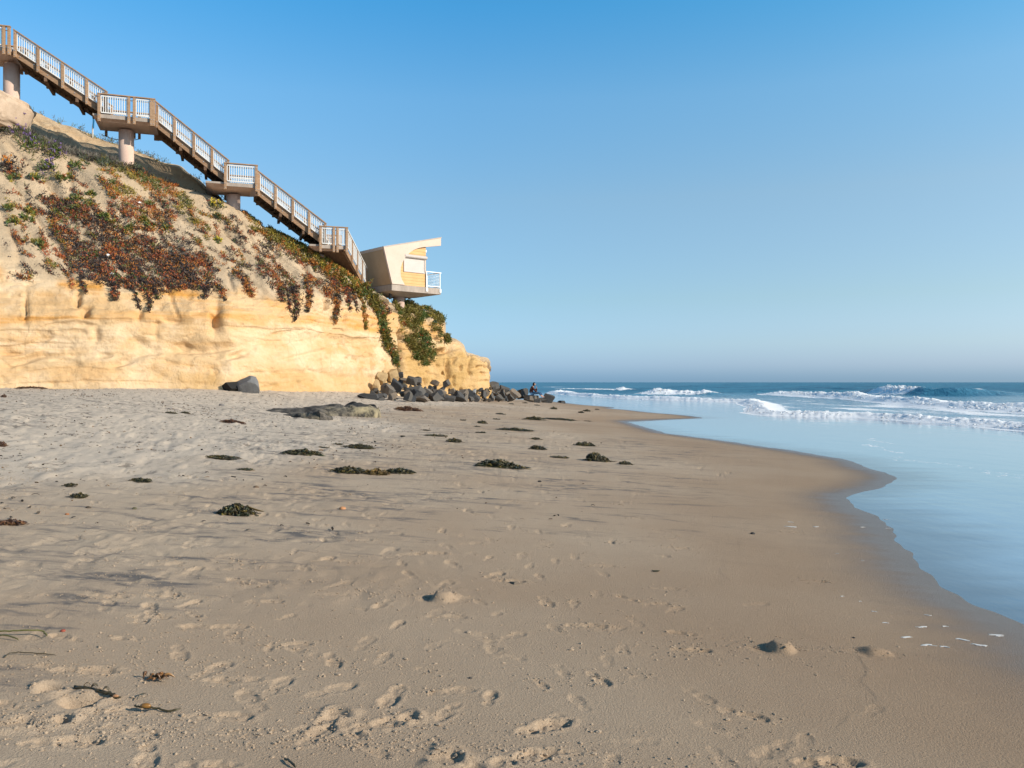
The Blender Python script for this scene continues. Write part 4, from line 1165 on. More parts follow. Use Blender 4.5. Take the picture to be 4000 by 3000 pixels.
def flight(s0, z0, s1, z1, posts, b0=0.0, wid=WID):
    """z0, z1: heights of the nosing line at the two ends"""
    nst = max(4, int(round((z0 - z1) / 0.178)))
    mb = MB(); bolts = MB()
    up = (SU * (z0 - z1) + UPV * (s1 - s0)).normalized()
    for b in (b0 + .045, b0 + wid - .045):
        mb.beam(SP(s0, b, z0 - .10), SP(s1, b, z1 - .10), .09, .34, up)
    fl = mb.build('flight', M_WOOD, stair)
    for q in range(nst):
        f = (q + 0.5) / nst; s = s0 + (s1 - s0) * f; z = z0 + (z1 - z0) * f
        dd = (s1 - s0) / nst
        t_ = MB(); t_.box(SP(s, b0 + wid / 2, z - .03), (dd * .55, wid / 2 - .095, .03), Matrix((SU, SN, UPV)).transposed())
        t_.box(SP(s + dd * .48, b0 + wid / 2, z - .17), (.02, wid / 2 - .095, .105), Matrix((SU, SN, UPV)).transposed())
        t_.build('tread', M_DARKW, fl)
    for q in range(2):                                   # cross beams that stick out below
        f = (q + 1) / 3; s = s0 + (s1 - s0) * f; z = z0 + (z1 - z0) * f
        t_ = MB(); t_.beam(SP(s, b0 + .02, z - .42), SP(s, b0 + wid - .02, z - .42), .14, .2, UPV); t_.build('cross_beam', M_DARKW, fl)
    nb_ = 7
    for q in range(nb_):
        f = (q + .5) / nb_; p = SP(s0 + (s1 - s0) * f, b0, z0 + (z1 - z0) * f - (.06 if q % 2 else .14))
        bolts = MB(); bolts.tube([p + SN * .01, p - SN * .02], .024, 6); bolts.build('bolt', M_BOLT, fl)
    zz = lambda s: z0 + (z1 - z0) * (s - s0) / (s1 - s0)
    for b, o_ in ((b0 - .075, -SN), (b0 + wid + .075, SN)):
        for s in posts: post(fl, SP(s, b, zz(s)), -.34, RAILH - .03, out=o_)
        for s, s2 in zip(posts[:-1], posts[1:]):
            rail_panel(fl, SP(s + .10, b, zz(s + .10)), SP(s2 - .10, b, zz(s2 - .10)), .10, RAILH - .10, SN, max(4, int((s2 - s) / .115)))
        c_ = MB(); c_.beam(SP(posts[0] - .08, b, zz(posts[0] - .08) + RAILH), SP(posts[-1] + .08, b, zz(posts[-1] + .08) + RAILH), .17, .05, up); c_.build('cap_rail', M_WOOD2, fl)
        i_ = MB(); off = SN * (.14 if b < 1 else -.14); i_.tube([SP(posts[0], b, zz(posts[0]) + .86) + off, SP(posts[-1], b, zz(posts[-1]) + .86) + off], .022, 8); i_.build('handrail', M_WHITE, fl)
    return fl


def landing(s0, s1, zd, posts, b0=-.12, wid=2.75, left=0.0, panels=None):
    """deck with fascia, concrete soffit tapering towards its column"""
    mb = MB(); Rm = Matrix((SU, SN, UPV)).transposed()
    mb.box(SP((s0 + s1 - left) / 2, b0 + wid / 2, zd - .05), ((s1 - s0 + left) / 2, wid / 2, .05), Rm)
    la = mb.build('landing', M_CONC2, stair)
    f_ = MB(); f_.box(SP((s0 + s1) / 2, b0 - .025, zd - .11), ((s1 - s0) / 2, .022, .10), Rm); f_.build('fascia', M_CONC2, la)
    so = MB(); lo_ = zd - .102; hi = zd - .28
    so.hexa([SP(s0 - left + .35, b0 + .45, hi), SP(s1 - .35, b0 + .45, hi), SP(s1 - .35, b0 + wid - .7, hi), SP(s0 - left + .35, b0 + wid - .7, hi),
             SP(s0 - left, b0, lo_), SP(s1, b0, lo_), SP(s1, b0 + wid, lo_), SP(s0 - left, b0 + wid, lo_)])
    so.build('soffit', M_CONC, la)
    for b, o_ in ((b0 - .09, -SN), (b0 + wid - .09, SN)):
        for s in posts: post(la, SP(s, b, zd), -.42, RAILH - .03, M_WOOD2, out=o_)
        for s, s2 in zip(posts[:-1], posts[1:]):
            if s2 - s > .5: rail_panel(la, SP(s + .10, b, zd), SP(s2 - .10, b, zd), .06, RAILH - .10, SN, max(4, int((s2 - s) / .125)))
        c_ = MB(); c_.beam(SP(posts[0] - .08, b, zd + RAILH), SP(posts[-1] + .08, b, zd + RAILH), .18, .05, UPV); c_.build('cap_rail', M_WOOD2, la)
        i_ = MB(); off = SN * (.14 if b < .5 else -.14); i_.tube([SP(posts[0] + .1, b, zd + .86) + off, SP(posts[-1] - .1, b, zd + .86) + off], .022, 8); i_.build('handrail', M_WHITE, la)
    return la


def column(px, py_foot, ztop, b=1.25, rad=.385, px_plane=True, P=None):
    if P is None:
        s, z = sz(px, py_foot)
        p = SP(s, b, 0)
        zf = z
    else:
        p = Vector(P) - SB; zf = py_foot
    mb = MB(); z0 = zf - SB.z - 1.6; z1 = ztop - SB.z
    base = Vector((p.x, p.y, 0))
    mb.tube([base + UPV * z0, base + UPV * (z0 + (z1 - z0) * .5), base + UPV * z1], rad, 28)
    o = mb.build('column', M_CONC, stair)
    for po in o.data.polygons: po.use_smooth = len(po.vertices) == 4
    return o


def fix(z): return z - 0.0


# heights measured from the rail tops
(sA, zA) = sz(50, 116); (sB, zB) = sz(421, 362)
(s2a, z2a) = sz(389, 372); (s2b, z2b) = sz(602, 392)
(sC, zC) = sz(612, 398); (sD, zD) = sz(896, 630)
(s3a, z3a) = sz(880, 640); (s3b, z3b) = sz(1001, 651)
(sE, zE) = sz(1009, 668); (sF, zF) = sz(1275, 876)
(s4a, z4a) = sz(1250, 878); (s4b, z4b) = sz(1352, 900)
Z2 = (z2a + z2b) / 2 - RAILH; Z3 = (z3a + z3b) / 2 - RAILH; Z4 = (z4a + z4b) / 2 - RAILH
Z1 = zA - RAILH + .05
landing(sA - 3.2, sA - .02, Z1, [sA - 3.0, sA - 1.6, sA - .35, sA - .12])
flight(sA + .02, zA - RAILH, sB, zB - RAILH, [sA + .12] + [sz(p, 300)[0] for p in (150, 246, 340)] + [sB - .08])
landing(s2a - .06, s2b + .06, Z2, [s2a, sz(505, 400)[0], sz(526, 400)[0], sz(592, 400)[0], s2b], left=.25)
flight(sC - .05, zC - RAILH, sD, zD - RAILH, [sC + .02] + [sz(p, 500)[0] for p in (682, 757, 828)] + [sD - .08])
landing(s3a - .06, s3b + .06, Z3, [s3a, s3b], left=.95)
flight(sE - .05, zE - RAILH, sF, zF - RAILH, [sE + .02] + [sz(p, 700)[0] for p in (1076, 1143, 1207)] + [sF - .08])
landing(s4a - .06, s4b + .06, Z4, [s4a, sz(1302, 900)[0], sz(1316, 900)[0], s4b], left=.55)
column(22, 392, Z1 - .4)
# the rounded concrete footing under the uppermost column
bm = bmesh.new(); bmesh.ops.create_icosphere(bm, subdivisions=5, radius=1); c_ = P3(0, 447, 42.5)
from mathutils import noise as mnoise
for v in bm.verts:
    p = v.co; q = Vector([math.copysign(abs(x) ** .48, x) for x in p]); q *= 1 + .16 * mnoise.noise(p * 1.9) + .05 * mnoise.noise(p * 5)
    v.co = Vector((q.x * 1.02 + .15 * q.z, q.y * 1.75, q.z * .80))
me = bpy.data.meshes.new('footing'); bm.to_mesh(me); bm.free(); me.polygons.foreach_set('use_smooth', np.ones(len(me.polygons), bool)); o = link('footing', me, plain('weathered_footing', (.43, .32, .23), (.52, .40, .30), 1.8, .95, .02, .1), stair); o.location = c_ - SB
column(483, 652, Z2 - .4); column(913, 832, Z3 - .4, rad=.37); column(1258, 1016, Z4 - .4, rad=.37)

# last flight turns away from the sea and drops to the tower
TOW = Vector((-7.55, 52.0, 7.78))               # front left top corner of the tower's slab
TA = Vector((0.754, 0.657, 0)); TB = Vector((-0.657, 0.754, 0))
p0 = SO + SU * (s4b - .05) + SN * .05; p0.z = Z4
p1 = Vector((-9.30, 52.6, TOW.z + .02))
fd = Vector((p1.x - p0.x, p1.y - p0.y, 0)); fl_len = fd.length; fd.normalize(); fs = Vector((-fd.y, fd.x, 0))
fupv = (fd * (p0.z - p1.z) + UPV * fl_len).normalized()
mb = MB()
for b in (.05, 1.35): mb.beam(p0 + fs * b - UPV * .1 - SB, p1 + fs * b - UPV * .1 - SB, .09, .34, fupv)
lf = mb.build('flight', M_WOOD, stair)
nst = 9; RM = Matrix((fd, fs, UPV)).transposed()
for q in range(nst):
    p = p0 + (p1 - p0) * ((q + .5) / nst) + fs * .70
    t_ = MB(); t_.box(p - UPV * .03 - SB, (fl_len / nst * .55, .60, .03), RM); t_.box(p + fd * (fl_len / nst * .48) - UPV * .15 - SB, (.02, .60, .09), RM); t_.build('tread', M_DARKW, lf)
t_ = MB(); t_.hexa([v - SB for v in (p0 + fs * .1 - UPV * .33, p1 + fs * .1 - UPV * .33, p1 + fs * 1.3 - UPV * .33, p0 + fs * 1.3 - UPV * .33, p0 + fs * .1 - UPV * .28, p1 + fs * .1 - UPV * .28, p1 + fs * 1.3 - UPV * .28, p0 + fs * 1.3 - UPV * .28)]); t_.build('underside_boards', M_DARKW, lf)
for b, o_ in ((-.06, -fs), (1.46, fs)):
    fr = [.02, .27, .52, .77, .98]
    for f in fr: post(lf, p0 + (p1 - p0) * f + fs * b - SB, -.34, RAILH - .03, w_=.12, out=o_)
    for f, f2 in zip(fr[:-1], fr[1:]): rail_panel(lf, p0 + (p1 - p0) * (f + .025) + fs * b - SB, p0 + (p1 - p0) * (f2 - .025) + fs * b - SB, .10, RAILH - .1, fs, 10)
    c_ = MB(); c_.beam(p0 + fs * b + UPV * RAILH - SB, p1 + fs * b + UPV * RAILH - SB, .15, .05, fupv); c_.build('cap_rail', M_WHITE, lf)
# conduit sagging under the second landing and the thin pole beside it
a_ = SO + SU * sz(380, 495)[0] + SN * 1.6; a_.z = sz(380, 492)[1]; b_ = SO + SU * sz(535, 520)[0] + SN * 1.2; b_.z = sz(540, 519)[1]
pts = [a_ + (b_ - a_) * f - UPV * (.18 * 4 * f * (1 - f)) for f in np.linspace(0, 1, 14)]
mb = MB(); mb.tube([p - a_ for p in pts], .018, 6); o = mb.build('cable', M_RUBBER); o.location = a_; tag(o, 'dark cable sagging behind the tall column under the upper landing', 'cable')
pl = P3(362, 530, 48.5); e = empty('marker_pole', pl - UPV * .6); tag(e, 'pale thin pole with a blue flag standing on the bluff beside the landing', 'pole')
mb = MB(); mb.tube([(0, 0, -.2), (0, 0, .6 + .45), (.05, 0, 1.45)], [.045, .042, .04], 8); mb.build('pole', plain('pale_pole', (.55, .5, .45), (.45, .41, .36), 9, bump=0), e)
mb = MB(); mb.prism([(.03, -.05, 1.0), (.10, -.05, 1.03), (.13, -.05, 1.5), (.07, -.05, 1.75), (.02, -.05, 1.62)], (0, 0, 0), (0, .02, 0)); mb.build('flag', plain('blue_cloth', (.03, .22, .42), (.02, .15, .33), 9, bump=0), e)

# ------------------------------------------------------------------ lifeguard tower
M_STUC = plain('cream_stucco', (.59, .462, .375), (.63, .50, .41), 1.4, .9, .002, .15)
M_STUC_SHADE = plain('shaded_stucco', (.40, .285, .18), (.44, .32, .205), 1.4, .9, .002, .15)  # darkened copy of the cream stucco: the slanted wall's shade put into its colour
kk = NT('yellow_siding')
zz_ = kk.n('ShaderNodeSeparateXYZ'); kk.set(zz_.inputs[0], kk.tc.outputs['Object'])
ln = kk.math('FRACT', kk.math('MULTIPLY', zz_.outputs[2], 5.2))
gv = kk.math('LESS_THAN', ln, .07)
cc = kk.mix(kk.ramp(kk.noise(2.0, 4), .35, .65), (.60, .36, .155), (.64, .395, .18))
cc = kk.mix(kk.math('MULTIPLY', gv, .30), cc, (.36, .22, .07))
M_YEL = kk.bsdf(cc, .7, kk.bump(kk.math('MULTIPLY', gv, -1.0), .01), .25)
M_SHUT = plain('pale_shutter', (.46, .405, .37), (.485, .43, .39), 2, .5, 0, .35)
M_ROOFC = plain('roof_edge', (.50, .40, .31), (.56, .46, .36), 2, .8, 0, .2)
tower = empty('lifeguard_tower', (TOW.x + TA.x * 1.35 + TB.x * 1.6, TOW.y + TA.y * 1.35 + TB.y * 1.6, 6.0))
tag(tower, 'cream lifeguard tower with curved side, yellow wall and closed shutter on one column', 'lifeguard tower')
TL = Vector(tower.location)


def TP(a, b, z): return TOW + TA * a + TB * b + UPV * z - TL


def tz(zx, zy, b=0.0):
    """zoomed photo point (x, y in the tower close-up) -> (a, z) on the tower's front plane at inset b"""
    px = 1100 + zx / 3.16; py = 800 + zy / 3.16
    r = Vector(((px - CX) / F, 1, -(py - HY) / F)); o_ = Vector((0, 0, CAMZ))
    pl_ = TOW + TB * b
    t_ = (pl_ - o_).dot(TB) / r.dot(TB)
    h_ = o_ + r * t_ - TOW
    return h_.dot(TA), h_.z


RT = Matrix((TA, TB, UPV)).transposed()
SLD = 3.0
aR = tz(1965, 1030)[0]
mb = MB(); mb.box(TP(aR / 2, SLD / 2, -.20), (aR / 2, SLD / 2, .20), RT); slab = mb.build('deck_slab', M_CONC2, tower, bevel=.015)
mb = MB(); mb.hexa([TP(.9, .9, -.62), TP(2.1, .9, -.62), TP(2.1, 2.3, -.62), TP(.9, 2.3, -.62), TP(.06, .06, -.402), TP(aR - .06, .06, -.402), TP(aR - .06, SLD - .06, -.402), TP(.06, SLD - .06, -.402)]); mb.build('soffit', M_CONC2, tower)
cpos = TP(*([tz(1447, 1000, 1.4)[0], 1.4, 0]))
mb = MB(); mb.tube([Vector((cpos.x, cpos.y, -1.4)), Vector((cpos.x, cpos.y, .2)), Vector((cpos.x, cpos.y, TOW.z - .6 - TL.z))], .37, 28); c_ = mb.build('column', plain('column_concrete', (.40, .285, .235), (.47, .345, .285), 1.6, .9, .006, .15), tower)
for po in c_.data.polygons: po.use_smooth = len(po.vertices) == 4
mb = MB(); q = tz(1340, 1130, .9); mb.box(TP(q[0], .9, q[1]), (.07, .07, .18), RT); mb.build('drain_box', M_RUBBER, tower)
# curved front plate of the shell
bl = tz(1360, 965); tl = tz(1255, 522); tr = tz(1962, 408); tr2 = tz(1960, 506)
curve = [tz(*c_) for c_ in ((1785, 520), (1740, 523), (1690, 533), (1640, 551), (1590, 580), (1545, 620), (1510, 665), (1485, 715), (1468, 770), (1461, 825), (1466, 880), (1480, 925), (1498, 955), (1516, 977))]
bl = (bl[0], .012)
outline = [bl, tl, tr, tr2] + curve[:-1] + [(curve[-1][0], .012)]
PT = .16
mb = MB(); n = len(outline)
fr = [TP(a, -.06, z) for a, z in outline]; bk = [TP(a, -.06 + PT, z) for a, z in outline]
# triangulate the ring between the outline and the curve as quads: left edge/roof edge against the curve
mb.V += [tuple(v) for v in fr + bk]; mb.n = 2 * n
tri = []
from mathutils.geometry import tessellate_polygon
for t3 in tessellate_polygon([[Vector((a, z, 0)) for a, z in outline]]):
    mb.Q.append(list(t3)); mb.Q.append([i + n for i in reversed(t3)])
for i in range(n):
    j = (i + 1) % n; mb.Q.append([i, j, j + n, i + n])
mb.build('curved_shell', M_STUC, tower)
# slanted left wall, roof, back plate
SD_ = 2.9
wl = MB(); wl.hexa([TP(bl[0], -.058 + PT, .014), TP(bl[0] + .15, -.058 + PT, .014), TP(bl[0] + .15, SD_, .014), TP(bl[0], SD_, .014), TP(tl[0], -.058 + PT, tl[1] - .13), TP(tl[0] + .15, -.058 + PT, tl[1] - .13), TP(tl[0] + .15, SD_, tl[1] - .13), TP(tl[0], SD_, tl[1] - .13)]); wl.build('slanted_wall', M_STUC_SHADE, tower)
rf = MB(); rf.hexa([TP(tl[0], -.056 + PT, tl[1] - .125), TP(tr[0], -.056 + PT, tr[1] - .125), TP(tr[0], SD_, tr[1] - .125), TP(tl[0], SD_, tl[1] - .125), TP(tl[0], -.056 + PT, tl[1]), TP(tr[0], -.056 + PT, tr[1]), TP(tr[0], SD_, tr[1]), TP(tl[0], SD_, tl[1])])
roof = rf.build('roof', M_STUC, tower)
ed = MB(); ed.beam(TP(tl[0] - .03, -.08, tl[1] + .022), TP(tr[0] + .02, -.08, tr[1] + .022), .06, .035, UPV); ed.beam(TP(tl[0] - .03, -.06, tl[1] + .022), TP(tl[0] - .03, SD_ + .02, tl[1] + .022), .06, .035, UPV); ed.build('roof_trim', M_ROOFC, roof)
aY = tz(1779, 700, .12)[0]
zroof = lambda a: tl[1] + (tr[1] - tl[1]) * (a - tl[0]) / (tr[0] - tl[0]) - .13
yw = MB(); yw.hexa([TP(.2, .105, .016), TP(aY, .105, .016), TP(aY, .22, .016), TP(.2, .22, .016), TP(.2, .105, zroof(.2)), TP(aY, .105, zroof(aY)), TP(aY, .22, zroof(aY)), TP(.2, .22, zroof(.2))]); yw.build('yellow_wall', M_YEL, tower)
rw = MB(); rw.hexa([TP(aY - .12, .222, .016), TP(aY, .222, .016), TP(aY, SD_ - .12, .016), TP(aY - .12, SD_ - .12, .016), TP(aY - .12, .222, zroof(aY - .12)), TP(aY, .222, zroof(aY)), TP(aY, SD_ - .12, zroof(aY)), TP(aY - .12, SD_ - .12, zroof(aY - .12))]); rw.build('seaward_wall', M_YEL, tower)
bw = MB(); bw.hexa([TP(.2, SD_ - .118, .016), TP(aY, SD_ - .118, .016), TP(aY, SD_ - .02, .016), TP(.2, SD_ - .02, .016), TP(.2, SD_ - .118, zroof(.2)), TP(aY, SD_ - .118, zroof(aY)), TP(aY, SD_ - .02, zroof(aY)), TP(.2, SD_ - .02, zroof(.2))]); bw.build('rear_wall', M_STUC_SHADE, tower)
# shutter with its roller box
s0 = tz(1510, 640, .1); s1 = tz(1765, 850, .1)
sh = MB(); nsl = 13
for q in range(nsl):
    za = s1[1] + .05 + (s0[1] - s1[1] - .05) * q / nsl; zb = s1[1] + .05 + (s0[1] - s1[1] - .05) * (q + 1) / nsl
    sh.hexa([TP(s0[0] + .035, .075, za), TP(s1[0] - .035, .075, za), TP(s1[0] - .035, .102, za), TP(s0[0] + .035, .102, za), TP(s0[0] + .035, .085, zb), TP(s1[0] - .035, .085, zb), TP(s1[0] - .035, .102, zb), TP(s0[0] + .035, .102, zb)])
shut = sh.build('shutter', M_SHUT, tower)
fr_ = MB(); fr_.box(TP((s0[0] + s1[0]) / 2, .078, s1[1] + .02), ((s1[0] - s0[0]) / 2 + .02, .026, .028), RT)
for a in (s0[0], s1[0]): fr_.box(TP(a, .078, (s0[1] + s1[1]) / 2 + .05), (.033, .026, (s0[1] - s1[1]) / 2), RT)
fr_.build('frame', M_SHUT, shut)
rb = MB(); rb.tube([TP(s0[0] - .02, .02, s0[1] + .06), TP(s1[0] + .10, .02, s0[1] + .06)], .115, 14); rb.build('roller_box', M_SHUT, shut)
# deck rail with cables
ralls = MB(); r0 = tz(1792, 1020)[0]; r1 = aR - .05; RH = 1.0
M_GALV = plain('galvanised_rail', (.62, .65, .68), (.55, .58, .61), 5, .45, 0, .4, metal=.25)
rail = empty('deck_railing'); rail.parent = tower
for a, b in ((r0, .03), (r1, .03), (r1, 1.5), (r1, SD_), (r0 + .05, SD_)):
    m_ = MB(); m_.beam(TP(a, b, -.16), TP(a, b, RH), .05, .05, TA); m_.build('post', M_GALV, rail)
for a, b in ((r0, -.02), (r1, -.02)):
    m_ = MB(); m_.box(TP(a, b, -.16), (.075, .02, .12), RT); m_.build('foot_plate', M_WHITE, rail)
m_ = MB(); m_.beam(TP(r0 - .03, .03, RH + .025), TP(r1 + .10, .03, RH + .025), .06, .05, UPV); m_.beam(TP(r1, .06, RH + .02), TP(r1, SD_, RH + .02), .06, .045, UPV); m_.beam(TP(r1 - .03, SD_, RH + .025), TP(r0, SD_, RH + .025), .06, .05, UPV)
m_.beam(TP(r0, .03, .10), TP(r1, .03, .10), .04, .05, UPV); m_.beam(TP(r1, .06, .10), TP(r1, SD_, .10), .04, .05, UPV); m_.build('top_rail', M_GALV, rail)
m_ = MB()
for q in range(8):
    z = .2 + q * .095
    m_.tube([TP(r0, .03, z), TP(r1, .03, z), TP(r1, SD_, z), TP(r0, SD_, z)], .008, 5)
m_.build('cables', M_GALV, rail)
q = tz(1783, 575, .3); m_ = MB(); m_.box(TP(aY + .09, .3, q[1]), (.05, .09, .08), RT); m_.tube([TP(aY + .0, .3, q[1]), TP(aY + .06, .3, q[1])], .03, 8); m_.build('floodlight', M_WHITE, tower)
# ------------------------------------------------------------------ boulders
def m_rock(name, a, b, c_, scale=1.0):
    k = NT(name)
    oi = k.n('ShaderNodeObjectInfo')
    n1 = k.noise(1.6 * scale, 5, .65); n2 = k.noise(9 * scale, 5, .7); n3 = k.noise(40 * scale, 3, .7)
    base = k.mix(k.ramp(oi.outputs['Random'], .15, .85), a, b)
    c = k.mix(k.ramp(n1, .42, .68, 0, .7), base, c_)
    c = k.mix(k.ramp(n2, .55, .75, 0, .45), c, k.mix(1.0, c, (.5, .48, .46), 'MULTIPLY'))
    c = k.mix(k.ramp(n3, .62, .8, 0, .3), c, (.32, .30, .27))
    nb = k.bump(n2, .05, .6); nb = k.bump(n3, .012, .6, nb)
    return k.bsdf(c, .85, nb, .25)


M_BASALT = m_rock('dark_rock', (.038, .041, .046), (.095, .086, .076), (.066, .064, .062))
M_BROWN = m_rock('brown_rock', (.19, .145, .105), (.15, .125, .10), (.12, .11, .10))
M_TAN = m_rock('tan_rock', (.38, .265, .13), (.42, .30, .16), (.27, .18, .09))


def rock_mesh(name, size, seed, cuts=9, flat=.0, rough=.022, sub=4, rnd=.0):
    """a broken boulder: a ball trimmed by planes, so that it has facets, ridges and a broken outline"""
    rn = random.Random(seed)
    bm = bmesh.new(); bmesh.ops.create_icosphere(bm, subdivisions=sub, radius=1.0)
    pl = []
    Q = Matrix.Rotation(rn.uniform(0, 6.3), 3, 'Z') @ Matrix.Rotation(rn.gauss(0, .45), 3, 'X') @ Matrix.Rotation(rn.gauss(0, .45), 3, 'Y')
    if rnd < .5:
        for ax in ((1, 0, 0), (-1, 0, 0), (0, 1, 0), (0, -1, 0), (0, 0, 1), (0, 0, -1)):
            d = (Q @ (Vector(ax) + Vector((rn.gauss(0, .22), rn.gauss(0, .22), rn.gauss(0, .22))))).normalized()
            pl.append((d, rn.uniform(.46, .66)))
        cuts = max(2, cuts - 5)
    for q in range(cuts):
        d = Vector((rn.gauss(0, 1), rn.gauss(0, 1), rn.gauss(0, 1) + .15)).normalized()
        pl.append((d, rn.uniform(.48, .80) + rnd * .25))
    if flat: pl.append((Vector((rn.gauss(0, .08), rn.gauss(0, .08), 1)).normalized(), flat))
    from mathutils import noise as mn
    for v in bm.verts:
        p = v.co.copy()
        for d, h in pl:
            t_ = p.dot(d) - h
            if t_ > 0: p -= d * (t_ * (1 - rnd * .35))
        p *= 1 + rough * mn.fractal(p * 2.2 + Vector((seed * 3.1, 0, 0)), 1, 2, 4)
        v.co = Vector((p.x * size[0], p.y * size[1], p.z * size[2])) * 1.22
    me = bpy.data.meshes.new(name); bm.to_mesh(me); bm.free()
    if rnd > .5: me.polygons.foreach_set('use_smooth', np.ones(len(me.polygons), bool))
    return me


def rock(px, py, wpx, hpx, label, m=M_BASALT, group=None, seed=0, depth=None, back=.0, name='boulder', cat='boulder', cuts=9, flat=0, rnd=0.0, dy=.8, rot=None):
    """px, py: middle of the foot; wpx, hpx: seen width and height"""
    g = sand_hit(px, py)
    d = depth or g.y
    p = P3(px, py, d)
    sc_ = d / F
    me = rock_mesh(name, (wpx * sc_ / 2, wpx * sc_ / 2 * dy, hpx * sc_ * .62), seed, cuts, flat, rnd=rnd)
    o = link(name, me, m); o.location = (p.x, p.y + .1, p.z + hpx * sc_ * .40); o.rotation_euler = (0, 0, rot if rot is not None else 0)
    tag(o, label, cat, group); return o


def zr(x, y, wz, hz): return 1380 + x / 4.424, 1420 + y / 4.424, wz / 4.424, hz / 4.424


NAMED = [  # zoomed close-up: x, foot y, width, height
    ((275, 625, 420, 130), 'long flat topped dark slab at the left end of the rock pile', dict(flat=.45, cuts=6, seed=3, dy=.5)),
    ((740, 470, 240, 210), 'tall squared grey block standing above the slab, below the tan boulders', dict(cuts=7, seed=12)),
    ((560, 510, 240, 190), 'brown sided split boulder in front of the small tan boulder', dict(m=M_BROWN, seed=5)),
    ((1000, 360, 260, 140), 'dark boulder with a bright right face at the top of the pile', dict(seed=8)),
    ((1090, 350, 190, 110), 'grey pyramid boulder just right of the bright faced one', dict(seed=18)),
    ((825, 240, 120, 110), 'pointed grey rock wedged below the cliff overhang beside the tan boulders', dict(seed=9, cuts=8)),
    ((850, 320, 180, 90), 'brown flat topped rock between the tan boulders and the dark ones', dict(m=M_BROWN, seed=11, flat=.5)),
    ((1060, 560, 330, 190), 'broad blue grey boulder in the middle of the pile', dict(seed=21)),
    ((1290, 545, 200, 120), 'brown faced wedge leaning left in the middle of the pile', dict(m=M_BROWN, seed=24)),
    ((1500, 555, 190, 130), 'rounded brown block with a dark left end, centre of the pile', dict(m=M_BROWN, seed=25)),
    ((1630, 690, 310, 135), 'large smooth dark boulder lowest at the front of the pile', dict(seed=31, rnd=.3)),
    ((1815, 640, 250, 150), 'long grey wedge sloping to the right beside the front boulder', dict(seed=34, cuts=6)),
    ((1420, 640, 260, 130), 'very dark boulder with a brown cap behind the front boulder', dict(seed=36)),
    ((1190, 665, 310, 110), 'low brown boulder at the front edge of the pile on the sand', dict(m=M_BROWN, seed=37)),
    ((935, 650, 170, 150), 'upright dark block with a pale right side at the front', dict(seed=39, cuts=7)),
    ((665, 625, 190, 120), 'brown capped boulder right of the flat slab', dict(m=M_BROWN, seed=40)),
    ((1600, 400, 160, 120), 'blue grey jagged rock below the cliff crack', dict(seed=42)),
    ((1880, 560, 190, 120), 'brown gabled rock right of the centre of the pile', dict(m=M_BROWN, seed=44, cuts=6)),
    ((2090, 520, 80, 80), 'small pale grey rock catching the light in the pile', dict(m=m_rock('pale_rock', (.30, .30, .30), (.34, .34, .34), (.26, .26, .26)), seed=45)),
    ((1410, 370, 190, 105), 'brown block with a sunlit top below the pitted cliff', dict(m=M_BROWN, seed=46, flat=.5)),
    ((480, 640, 150, 60), 'small blue grey rock sunk in the sand at the end of the slab', dict(seed=47)),
]
occ = []
_low = lambda px: float(np.interp(px, [1380, 1455, 1560, 1750, 1900, 2010], [1560, 1566, 1574, 1568, 1572, 1571]))
front_d = lambda px: sand_hit(px, _low(px)).y
toe_d = lambda px: float(np.interp(px, [1200, 1400, 1550, 1700, 1735, 1850, 1912], [41.5, 46.5, 51.5, 55, 55.6, 57.4, 59.4]))
for (x, y, w_, h_), lab, kw in NAMED:
    px, py, wp, hp = zr(x, y, w_, h_)
    up = np.clip((650 - y) / 330, 0, 1)                # higher in the pile = further back
    rock(px, py, wp * 1.0, hp * 1.05, lab, depth=front_d(px) + .2 + up * (toe_d(px) - .45 - front_d(px) - .2), **kw)
    occ.append((px, py))
for (x, y, w_, h_), lab, sd_ in [((465, 330, 235, 195), 'left of the two big round tan boulders at the cliff foot', 101), ((660, 280, 230, 185), 'right and higher of the two big round tan boulders at the cliff foot', 102), ((400, 490, 140, 215), 'upright rounded tan block against the cliff, below the big tan boulders', 103), ((490, 150, 120, 50), 'small tan rock perched behind the big round tan boulders', 104), ((770, 150, 120, 70), 'flat tan rock under the end of the green strip', 105)]:
    px, py, wp, hp = zr(x, y, w_, h_)
    rock(px, py, wp * .98, hp * 1.0, lab, m=M_TAN, depth=toe_d(px) - .55 + (490 - y) * .002, seed=sd_, rnd=.45, cuts=9)
# the rest of the pile: many alike
rr = random.Random(5); cnt = 0
PILE = 'dark boulders heaped along the cliff foot'
for i in range(330):
    px = rr.uniform(1440, 2010); f = rr.random()
    lowy = np.interp(px, [1455, 1560, 1750, 1900, 2010], [1566, 1572, 1566, 1572, 1570])
    topy = np.interp(px, [1455, 1560, 1650, 1740, 1850, 1910, 1960, 2010], [1510, 1478, 1482, 1500, 1510, 1492, 1500, 1520])
    py = lowy + (topy + 26 - lowy) * f
    wp = (13 + 40 * rr.random() ** 1.5) * (1 - .2 * f) * float(np.interp(px, [1700, 1950], [1, .75])); hp = wp * rr.uniform(.55, .95)
    if any(abs(px - a) < 10 and abs(py - b) < 6.5 for a, b in occ): continue
    occ.append((px, py))
    base_d = np.interp(px, [1455, 1600, 1750, 1900, 2010], [49.8, 51.2, 54, 57, 60.5])
    rock(px, py, wp, hp, 'one of the many dark angular boulders piled between cliff and sand', m=rr.choice([M_BASALT, M_BASALT, M_BASALT, M_BROWN]), depth=front_d(px) + .3 + f * max(.4, toe_d(px) - front_d(px) - .9), group=PILE, seed=200 + i, cuts=rr.choice([7, 8, 9, 10]), rot=rr.uniform(0, 6))
    cnt += 1
